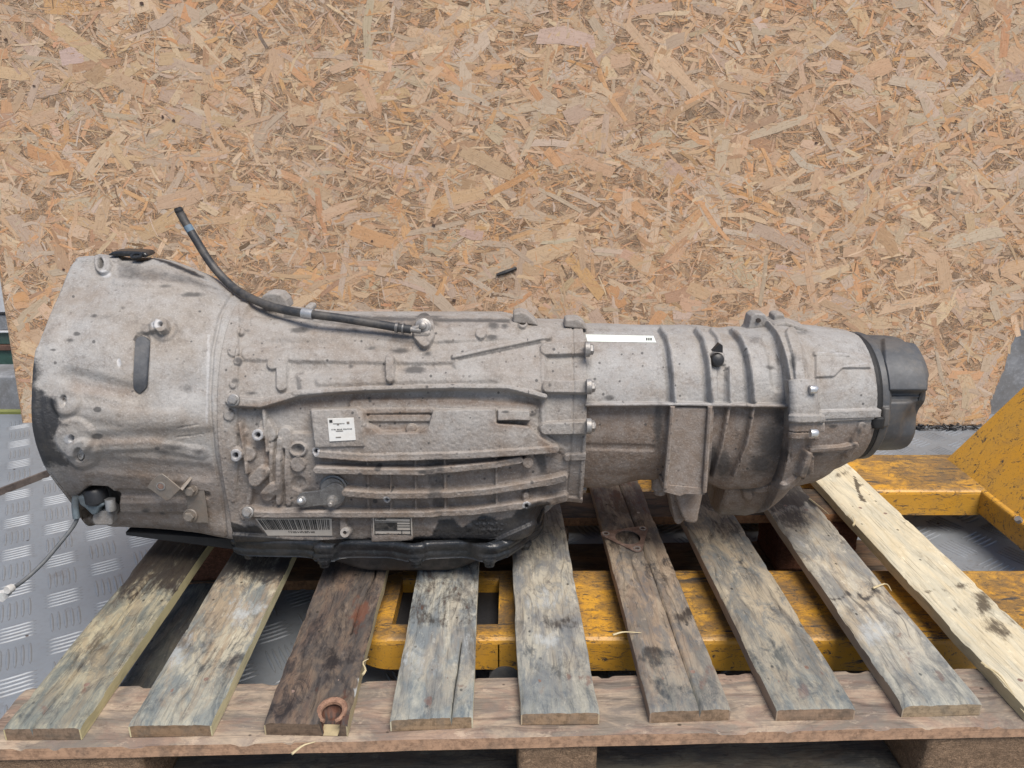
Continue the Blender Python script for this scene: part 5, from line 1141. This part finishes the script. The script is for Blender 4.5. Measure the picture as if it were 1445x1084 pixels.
PL = {  # near-left, near-right, far-left sample, far-right sample in the photograph
 1: ((4, 1027), (112, 1026), (222, 758), (300, 762)), 2: ((180.6, 1023), (298, 1021), (322, 783), (405, 807)), 3: ((370, 1019), (489, 1021), (445, 834), (540, 818)),
 4: ((550.5, 1014.5), (667, 1009.6), (588, 814), (674, 814)), 5: ((735, 1006), (846, 1005), (725.5, 791), (795, 702)), 6: ((918, 1003), (1032, 999), (834, 680), (900, 680)),
 7: ((1096, 1000), (1208, 998), (969, 742), (1024, 707)), 8: ((1275, 995), (1387, 992), (1085, 716), (1150, 712)), 9: ((1450, 1000), (1566, 1000), (1147, 673), (1366, 808))}
OILC = np.array([-.15, 1.12])
def wear_for(k):
    def f(wr, uu, vv, XY, L, W_):
        px, py = proj(np.dstack([XY, np.full(XY.shape[:2], DK)]))
        px0, py0 = px, py; wv = np.dstack([px0, py0, px0 * 0]); px = px + (fbm(wv, .035, 4, 60 + k) - .5) * 44; py = py + (fbm(wv, .05, 4, 70 + k) - .5) * 34
        def blob(ch, x, y, rx, ry, a=1.0):
            a = min(a, .8); rx *= 1.25; ry *= 1.25
            wr[..., ch] = np.maximum(wr[..., ch], a * np.exp(-((px - x) / rx) ** 2 - ((py - y) / ry) ** 2))
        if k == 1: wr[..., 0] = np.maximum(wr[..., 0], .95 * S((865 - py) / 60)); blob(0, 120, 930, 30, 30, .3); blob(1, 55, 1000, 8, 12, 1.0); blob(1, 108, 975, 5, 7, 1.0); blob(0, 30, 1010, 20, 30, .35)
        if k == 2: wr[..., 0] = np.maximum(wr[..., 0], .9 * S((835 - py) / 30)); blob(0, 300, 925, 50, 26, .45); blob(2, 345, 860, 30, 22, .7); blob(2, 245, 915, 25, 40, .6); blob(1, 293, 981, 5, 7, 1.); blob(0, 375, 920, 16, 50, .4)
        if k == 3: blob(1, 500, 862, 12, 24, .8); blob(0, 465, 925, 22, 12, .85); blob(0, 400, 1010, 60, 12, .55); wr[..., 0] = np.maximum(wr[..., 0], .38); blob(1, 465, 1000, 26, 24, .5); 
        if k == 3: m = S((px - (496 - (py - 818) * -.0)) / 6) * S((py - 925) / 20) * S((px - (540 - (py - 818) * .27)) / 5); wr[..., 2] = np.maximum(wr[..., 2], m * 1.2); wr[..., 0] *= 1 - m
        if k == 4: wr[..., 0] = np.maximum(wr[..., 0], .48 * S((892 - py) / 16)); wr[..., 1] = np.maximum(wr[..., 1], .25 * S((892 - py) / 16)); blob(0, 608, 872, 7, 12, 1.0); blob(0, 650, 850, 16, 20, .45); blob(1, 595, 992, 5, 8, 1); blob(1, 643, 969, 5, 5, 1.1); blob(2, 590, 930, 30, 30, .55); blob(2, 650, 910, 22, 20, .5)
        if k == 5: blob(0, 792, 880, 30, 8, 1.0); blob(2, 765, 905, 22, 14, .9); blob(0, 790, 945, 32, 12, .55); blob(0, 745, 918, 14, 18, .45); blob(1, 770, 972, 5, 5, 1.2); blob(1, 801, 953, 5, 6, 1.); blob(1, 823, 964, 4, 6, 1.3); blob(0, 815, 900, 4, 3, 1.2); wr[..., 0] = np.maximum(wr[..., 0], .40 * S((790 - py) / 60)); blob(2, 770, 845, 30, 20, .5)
        if k == 6: blob(0, 886, 758, 24, 12, 1.0)  # darker plank inside the gasket's centre hole
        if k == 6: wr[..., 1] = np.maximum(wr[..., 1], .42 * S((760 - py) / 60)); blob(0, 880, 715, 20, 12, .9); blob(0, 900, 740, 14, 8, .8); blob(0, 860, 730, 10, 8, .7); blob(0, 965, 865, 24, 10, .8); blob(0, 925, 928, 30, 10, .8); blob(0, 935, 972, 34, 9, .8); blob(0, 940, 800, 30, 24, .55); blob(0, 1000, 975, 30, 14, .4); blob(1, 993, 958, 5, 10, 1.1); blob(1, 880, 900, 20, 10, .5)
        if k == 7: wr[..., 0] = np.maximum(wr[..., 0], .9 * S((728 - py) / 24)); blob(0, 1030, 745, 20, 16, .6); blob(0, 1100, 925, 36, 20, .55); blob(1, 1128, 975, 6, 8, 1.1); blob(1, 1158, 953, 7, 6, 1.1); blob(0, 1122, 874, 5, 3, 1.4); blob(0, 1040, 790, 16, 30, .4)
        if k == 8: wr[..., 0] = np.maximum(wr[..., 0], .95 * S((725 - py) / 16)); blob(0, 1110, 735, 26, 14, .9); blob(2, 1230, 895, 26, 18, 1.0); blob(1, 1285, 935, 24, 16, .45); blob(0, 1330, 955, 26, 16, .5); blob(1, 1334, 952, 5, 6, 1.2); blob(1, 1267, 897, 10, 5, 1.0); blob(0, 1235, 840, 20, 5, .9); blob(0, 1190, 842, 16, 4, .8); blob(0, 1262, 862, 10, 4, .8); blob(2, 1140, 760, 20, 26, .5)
        if k == 9: blob(0, 1210, 692, 5, 20, .2); blob(0, 1350, 823, 14, 7, .8); blob(0, 1385, 850, 18, 12, .85); blob(0, 1410, 885, 24, 14, .7); blob(0, 1340, 857, 4, 2.5, 1.4); blob(0, 1182, 668, 10, 5, .6); blob(0, 1317, 836, 7, 4, 1.0)
        if k == 9:
            d_, t2 = seg_d(px, py, (1196, 677), (1225, 705)); wr[..., 0] = np.maximum(wr[..., 0], 1.6 * np.exp(-(d_ / (1.0 + 2.2 * np.sin(np.clip(t2, .02, .98) * math.pi))) ** 2))
    return f
CR = {3: [([(.16, .74), (.22, .74), (.30, .84), (.42, .80), (.60, .72), (.75, .76)], .70)], 4: [([(.0, .74), (.04, .75), (.09, .78), (.14, .80)], .75)], 5: None, 1: [([(0, .37), (.05, .40), (.3, .40)], .4)], 6: [([(0, .62), (.3, .62), (.8, .55)], .6)]}
LABW = {1: 'dark oil stained plank at the left end', 3: 'red brown split plank with an open knot', 9: 'fresh pale yellow plank'}
BL_LEN = 1.0
for k, (a, b_, c, d) in PL.items():
    A_, B_, C_, D_ = z_(*a), z_(*b_), z_(*c), z_(*d)
    dl = (C_ - A_)[:2]; dl /= np.linalg.norm(dl); dr = (D_ - B_)[:2]; dr /= np.linalg.norm(dr); dm = (dl + dr); dm /= np.linalg.norm(dm)
    dl = dl * .4 + dm * .6; dr = dr * .4 + dm * .6
    if k in (5, 9): dl = dr = ey[:2] if k == 5 else np.array([z_(1147, 673)[0] - A_[0], z_(1147, 673)[1] - A_[1]]) / np.linalg.norm((z_(1147, 673) - A_)[:2])
    W0 = (B_ - A_)[:2]; fr = A_[:2]; 
    zt = DK + {2: .0004, 5: .0006}.get(k, 0)
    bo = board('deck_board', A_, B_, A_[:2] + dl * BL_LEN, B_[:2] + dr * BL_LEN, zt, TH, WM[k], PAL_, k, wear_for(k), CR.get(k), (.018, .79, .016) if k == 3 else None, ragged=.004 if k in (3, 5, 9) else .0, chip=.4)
    if k in LABW: bo['label'] = LABW[k]
    if k == 3:
        kc = A_[:2] * (1 - .79) + B_[:2] * .79 + dl * .018
        pts_ = [np.array([kc[0] + .0150 * math.cos(a), kc[1] + .0150 * math.sin(a), zt + .0005 + .002 * math.sin(a)]) for a in np.linspace(math.radians(-65), math.radians(245), 26)]
        m_ = MB(); m_.tube(pts_, .003, 8, rr=[.0022 + .0022 * math.sin(math.pi * q / 25) for q in range(26)]); m_.build('knot_rim', plain('knot_rim_wood', (.30, .17, .11), .8, 0, .6, 150, .8, (.10, .05, .035), .6), PAL_, True)
    # nails
    rn = random.Random(k)
    for (fx, fy) in ((.25, .05), (.72, .07), (.3, .50), (.7, .48)):
        q = A_[:2] * (1 - fx) + B_[:2] * fx + dl * fy * BL_LEN + np.array([rn.uniform(-.006, .006), rn.uniform(-.006, .006)])
        m_ = MB(); m_.lathe((q[0], q[1], zt - .0006), (0, 0, 1), [(-.001, .0036), (.0004, .0036), (.0007, .0026)], 10); m_.build('nail', RUST if rn.random() < .8 else BOLT, PAL_)
# top stringer boards (front, middle, back) with yaw
def lat(name, u_, v_, z1, th, wid, x0, x1, mat, seed, **kw):
    p = at_z(u_, v_, z1); o0 = np.array([p[0], p[1]]); o0 = o0 - ex[:2] * (o0[0] / ex[0])      # point on the near edge line at x = 0
    A_ = o0 + ex[:2] * x0; B_ = o0 + ex[:2] * x1
    # board() runs from near to far: use left end as the near end so that the grain runs along the board
    return board(name, A_ + ey[:2] * wid, A_, B_ + ey[:2] * wid, B_, z1, th, mat, PAL_, seed, nw=16, **kw)
ZS = DK - TH - .0005
front = lat('stringer_board', 722, 1039, ZS, .018, .100, -.605, .70, WM['st'], 21, amp=.0008, chip=.6)
pY = at_z(722, 1039, ZS)[1]
def latY(name, dy, z1, th, wid, x0, x1, mat, seed, **kw):
    o0 = np.array([0, pY + dy]); A_ = o0 + ex[:2] * x0; B_ = o0 + ex[:2] * x1
    return board(name, A_ + ey[:2] * wid, A_, B_ + ey[:2] * wid, B_, z1, th, mat, PAL_, seed, nw=10, nu=60, **kw)
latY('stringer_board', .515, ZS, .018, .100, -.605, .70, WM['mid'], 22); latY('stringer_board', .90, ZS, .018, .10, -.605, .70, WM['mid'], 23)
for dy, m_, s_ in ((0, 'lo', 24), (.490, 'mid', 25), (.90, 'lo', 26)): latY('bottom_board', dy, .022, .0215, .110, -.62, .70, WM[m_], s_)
# lengthwise bottom boards
for x0 in (-.565, .04, .585):
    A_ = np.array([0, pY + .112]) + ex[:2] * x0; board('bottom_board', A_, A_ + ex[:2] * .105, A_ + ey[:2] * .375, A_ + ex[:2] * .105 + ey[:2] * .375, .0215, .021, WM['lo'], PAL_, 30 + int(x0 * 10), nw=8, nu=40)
def block(x0, x1, dy, dep, mat):
    o0 = np.array([0, pY + dy]); V = []
    z0, z1 = .0225, ZS - .0185
    b = MB(); P = [o0 + ex[:2] * x0, o0 + ex[:2] * x1, o0 + ex[:2] * x1 + ey[:2] * dep, o0 + ex[:2] * x0 + ey[:2] * dep]
    b.prism([(p[0], p[1], z0) for p in P], (0, 0, z1 - z0)); o = b.build('block', mat, PAL_)
    bm = bmesh.new(); bm.from_mesh(o.data); bmesh.ops.subdivide_edges(bm, edges=bm.edges, cuts=14, use_grid_fill=True)
    co = np.array([v.co for v in bm.verts]); n = (fbm(co, 160, 3, 6) - .5) * .004
    bm.normal_update()
    for v, k_ in zip(bm.verts, n): v.co += v.normal * float(k_)
    bm.to_mesh(o.data); bm.free(); o.data.polygons.foreach_set('use_smooth', [True] * len(o.data.polygons)); return o
for dy in (.004, .492, .902):
    for x0, x1 in ((-.595, -.425), (.008, .100), (.478, .62) if dy > .3 else (.492, .64)):
        block(x0, x1, dy, .10, CHIPRED if (dy > .3 and x0 < -.4) or (dy > .3 and x0 > .4) else CHIP)
# wood splinters torn from the board edges
SPL = plain('pale_splinter', (.55, .46, .28), .8)
for pts in (((512, 952), (516, 945), (512, 935), (520, 930)), ((1385, 935), (1398, 945), (1415, 962), (1432, 983)), ((1390, 940), (1410, 952), (1428, 976)), ((1232, 830), (1250, 824), (1258, 834)), ((1204, 742), (1206, 735), (1203, 728)), ((1142, 704), (1158, 716), (1170, 726)), ((412, 1064), (428, 1052), (445, 1047)), ((865, 896), (880, 892), (905, 893)), ((1450, 1040), (1447, 1010), (1440, 1000))):
    b = MB(); c_ = spline([at_z(u, v, DK + .003) for u, v in pts], 8); b.tube(c_, .0012, 5, rr=np.linspace(.0016, .0004, 8)); b.build('splinter', SPL, PAL_)

# ---------------------------------------------------------------- rusty gasket on the pallet
def gasket():
    rt = root('rusty_gasket', 'small rusty triangular gasket with a round centre hole lying on a plank', 'gasket', (0, 0, 0))
    c = np.array([887, 757.0]); z = DK + .003
    def gp(u, v): return at_z(u, v, z)[:2]
    ears = [(855, 753), (907, 746), (899, 774)]; ctr = gp(886, 758)
    pts = []
    E = [gp(*e) for e in ears]; r1 = .0085
    import itertools
    # hull around three ears
    allp = []
    for e in E:
        for k in range(24): a = 2 * math.pi * k / 24; allp.append((e[0] + r1 * math.cos(a), e[1] + r1 * math.sin(a)))
    for k in range(40): a = 2 * math.pi * k / 40; allp.append((ctr[0] + .026 * math.cos(a), ctr[1] + .028 * math.sin(a)))
    allp = sorted(set(allp))
    def half(ps):
        h = []
        for p in ps:
            while len(h) > 1 and (h[-1][0] - h[-2][0]) * (p[1] - h[-2][1]) - (h[-1][1] - h[-2][1]) * (p[0] - h[-2][0]) <= 0: h.pop()
            h.append(p)
        return h
    hull = half(allp)[:-1] + half(allp[::-1])[:-1]
    cu = bpy.data.curves.new('gasket_outline', 'CURVE'); cu.dimensions = '2D'; cu.fill_mode = 'BOTH'; cu.extrude = .0009
    def loop(ps):
        s_ = cu.splines.new('POLY'); s_.points.add(len(ps) - 1); s_.use_cyclic_u = True
        for i, p in enumerate(ps): s_.points[i].co = (p[0], p[1], 0, 1)
    loop(hull); loop([(ctr[0] + .0205 * math.cos(2 * math.pi * k / 40), ctr[1] + .0225 * math.sin(2 * math.pi * k / 40)) for k in range(40)])
    for e in E: loop([(e[0] + .0036 * math.cos(2 * math.pi * k / 16), e[1] + .0036 * math.sin(2 * math.pi * k / 16)) for k in range(16)])
    tmp = bpy.data.objects.new('tmp', cu); COL.objects.link(tmp); bpy.context.view_layer.update()
    me = bpy.data.meshes.new_from_object(tmp.evaluated_get(bpy.context.evaluated_depsgraph_get())); bpy.data.objects.remove(tmp)
    me.transform(Matrix.Translation((0, 0, z - .001))); me.materials.clear()
    o = link('gasket_plate', me, RUST, rt)
    for e in E:
        b = MB(); b.lathe((e[0], e[1], z), (0, 0, 1), [(-.001, .0062), (.0008, .0062), (.0008, .004), (-.001, .004)], 16, cap=False); b.build('eyelet', BOLT, rt, True)
gasket()

# ---------------------------------------------------------------- yellow pallet truck
PT = root('yellow_pallet_truck', 'worn yellow hand pallet truck with its two forks pushed under the pallet from the right', 'pallet truck', (.9, 1.3, 0))
ZF = .103
def ptbox(name, X0, X1, Y0, Y1, z0, z1, tw=1.0, nx=60):
    """a folded steel box with rounded long edges; attribute wear marks rubbed top"""
    prof = []; r = .010
    for cx, cy, a0 in ((Y0 + r, z1 - r, 180), (Y1 - r, z1 - r, 90)):
        for a in (0, 30, 60, 90): t = math.radians(a0 - a); prof.append((cx + r * math.cos(t), cy + r * math.sin(t)))
    prof = [(Y0, z0)] + prof + [(Y1, z0)]
    xs = np.linspace(X0, X1, nx + 1); V = []; n = len(prof)
    for x in xs:
        for (y, z) in prof: V.append((x, y, z))
    V = np.array(V); V[:, 2] += (fbm(V, 9, 2, 3) - .5) * .002 * (V[:, 2] > z0 + .02)
    Fq = [(i * n + k, i * n + (k + 1) % n, (i + 1) * n + (k + 1) % n, (i + 1) * n + k) for i in range(nx) for k in range(n)]
    Fq += [tuple(range(n)), tuple(nx * n + k for k in range(n))[::-1]]
    w_ = np.zeros((len(V), 4)); w_[:, 0] = tw * (V[:, 2] > z1 - .004); return V, Fq, w_
d0 = at_z(1000, 901, ZF)[1]; d1 = at_z(1300, 692, ZF)[1]; FW = .18
X_END = .930
for Y0, nm in ((d0, 'fork'), (d1, 'fork')):
    # slot near the tip for the load roller
    s0, s1, t0, t1 = -.175, -.020, Y0 + .040, Y0 + FW - .03
    V, Fq, w_ = ptbox(nm, s1, 1.5, Y0, Y0 + FW, .048, ZF); f_ = mesh(nm, V, Fq, YELLOW, PT, smooth=False, col={'wear': w_})
    V, Fq, w_ = ptbox('fork_tip', -.225, s0, Y0, Y0 + FW, .050, ZF - .002, nx=10)
    tt = np.clip((s0 - V[:, 0]) / .05, 0, 1); V[:, 1] = (V[:, 1] - Y0 - FW / 2) * (1 - .25 * tt ** 2) + Y0 + FW / 2; V[:, 2] -= .012 * tt ** 2 * (V[:, 2] > .08)
    mesh('fork_tip', V, Fq, YELLOW, f_, col={'wear': w_})
    for ya, yb in ((Y0, t0), (t1, Y0 + FW)):
        V, Fq, w_ = ptbox('fork_side', s0 - .002, s1 + .002, ya, yb, .050, ZF - .0005, nx=30); mesh('fork_side', V, Fq, YELLOW, f_, col={'wear': w_})
    b = MB(); b.box(s0 - .001, s1 + .001, t0 + .001, t1 - .001, .052, .078); b.build('slot_dark_box', BLACKPL, f_)  # black box added so the open slot looks dark inside
    b = MB(); b.lathe((-.10, t0 + .004, .047), (0, 1, 0), [(0, .030), (.002, .034), (t1 - t0 - .010, .034), (t1 - t0 - .008, .030)], 28); b.lathe((-.10, t0 - .02, .042), (0, 1, 0), [(0, .008), (t1 - t0 + .04, .008)], 12); b.build('load_roller', BLACKPL, f_, True)
    b = MB(); b.lathe((at_z(713, 948, .04)[0], Y0 - .004, .032), (0, 1, 0), [(0, .020), (.002, .024), (.03, .024), (.032, .020)], 24); b.build('guide_roller', CUP, f_, True)
# cross member and sloping heel plate
b = MB(); b.box(X_END, X_END + .05, .88, d1 + .02, .052, ZF - .001); o = b.build('cross_member', YELLOW, PT); bevel(o, .006, 3)
yT = at_z(1325, 648, ZF)[1]; 
pA = np.array([X_END + .008, yT, ZF - .004]); pB = np.array([X_END + .008, .90, ZF - .004]); hi = at_y(1448, 543, yT) - pA; hi = hi / hi[0] * .40
b = MB(); nrm = np.cross(hi, [0, 1, 0]); nrm = -nrm / np.linalg.norm(nrm) if nrm[2] > 0 else nrm / np.linalg.norm(nrm)
b.prism([pA, pB, pB + hi, pA + hi], nrm * .006); o = b.build('heel_plate', YELLOW, PT)
b = MB(); b.lathe(at_y(1437, 735, pB[1] + .30) + np.array([0, 0, .002]), (-.6, -.1, .7), [(-.004, .006), (.004, .006)], 6); b.build('heel_bolt', BOLT, PT)
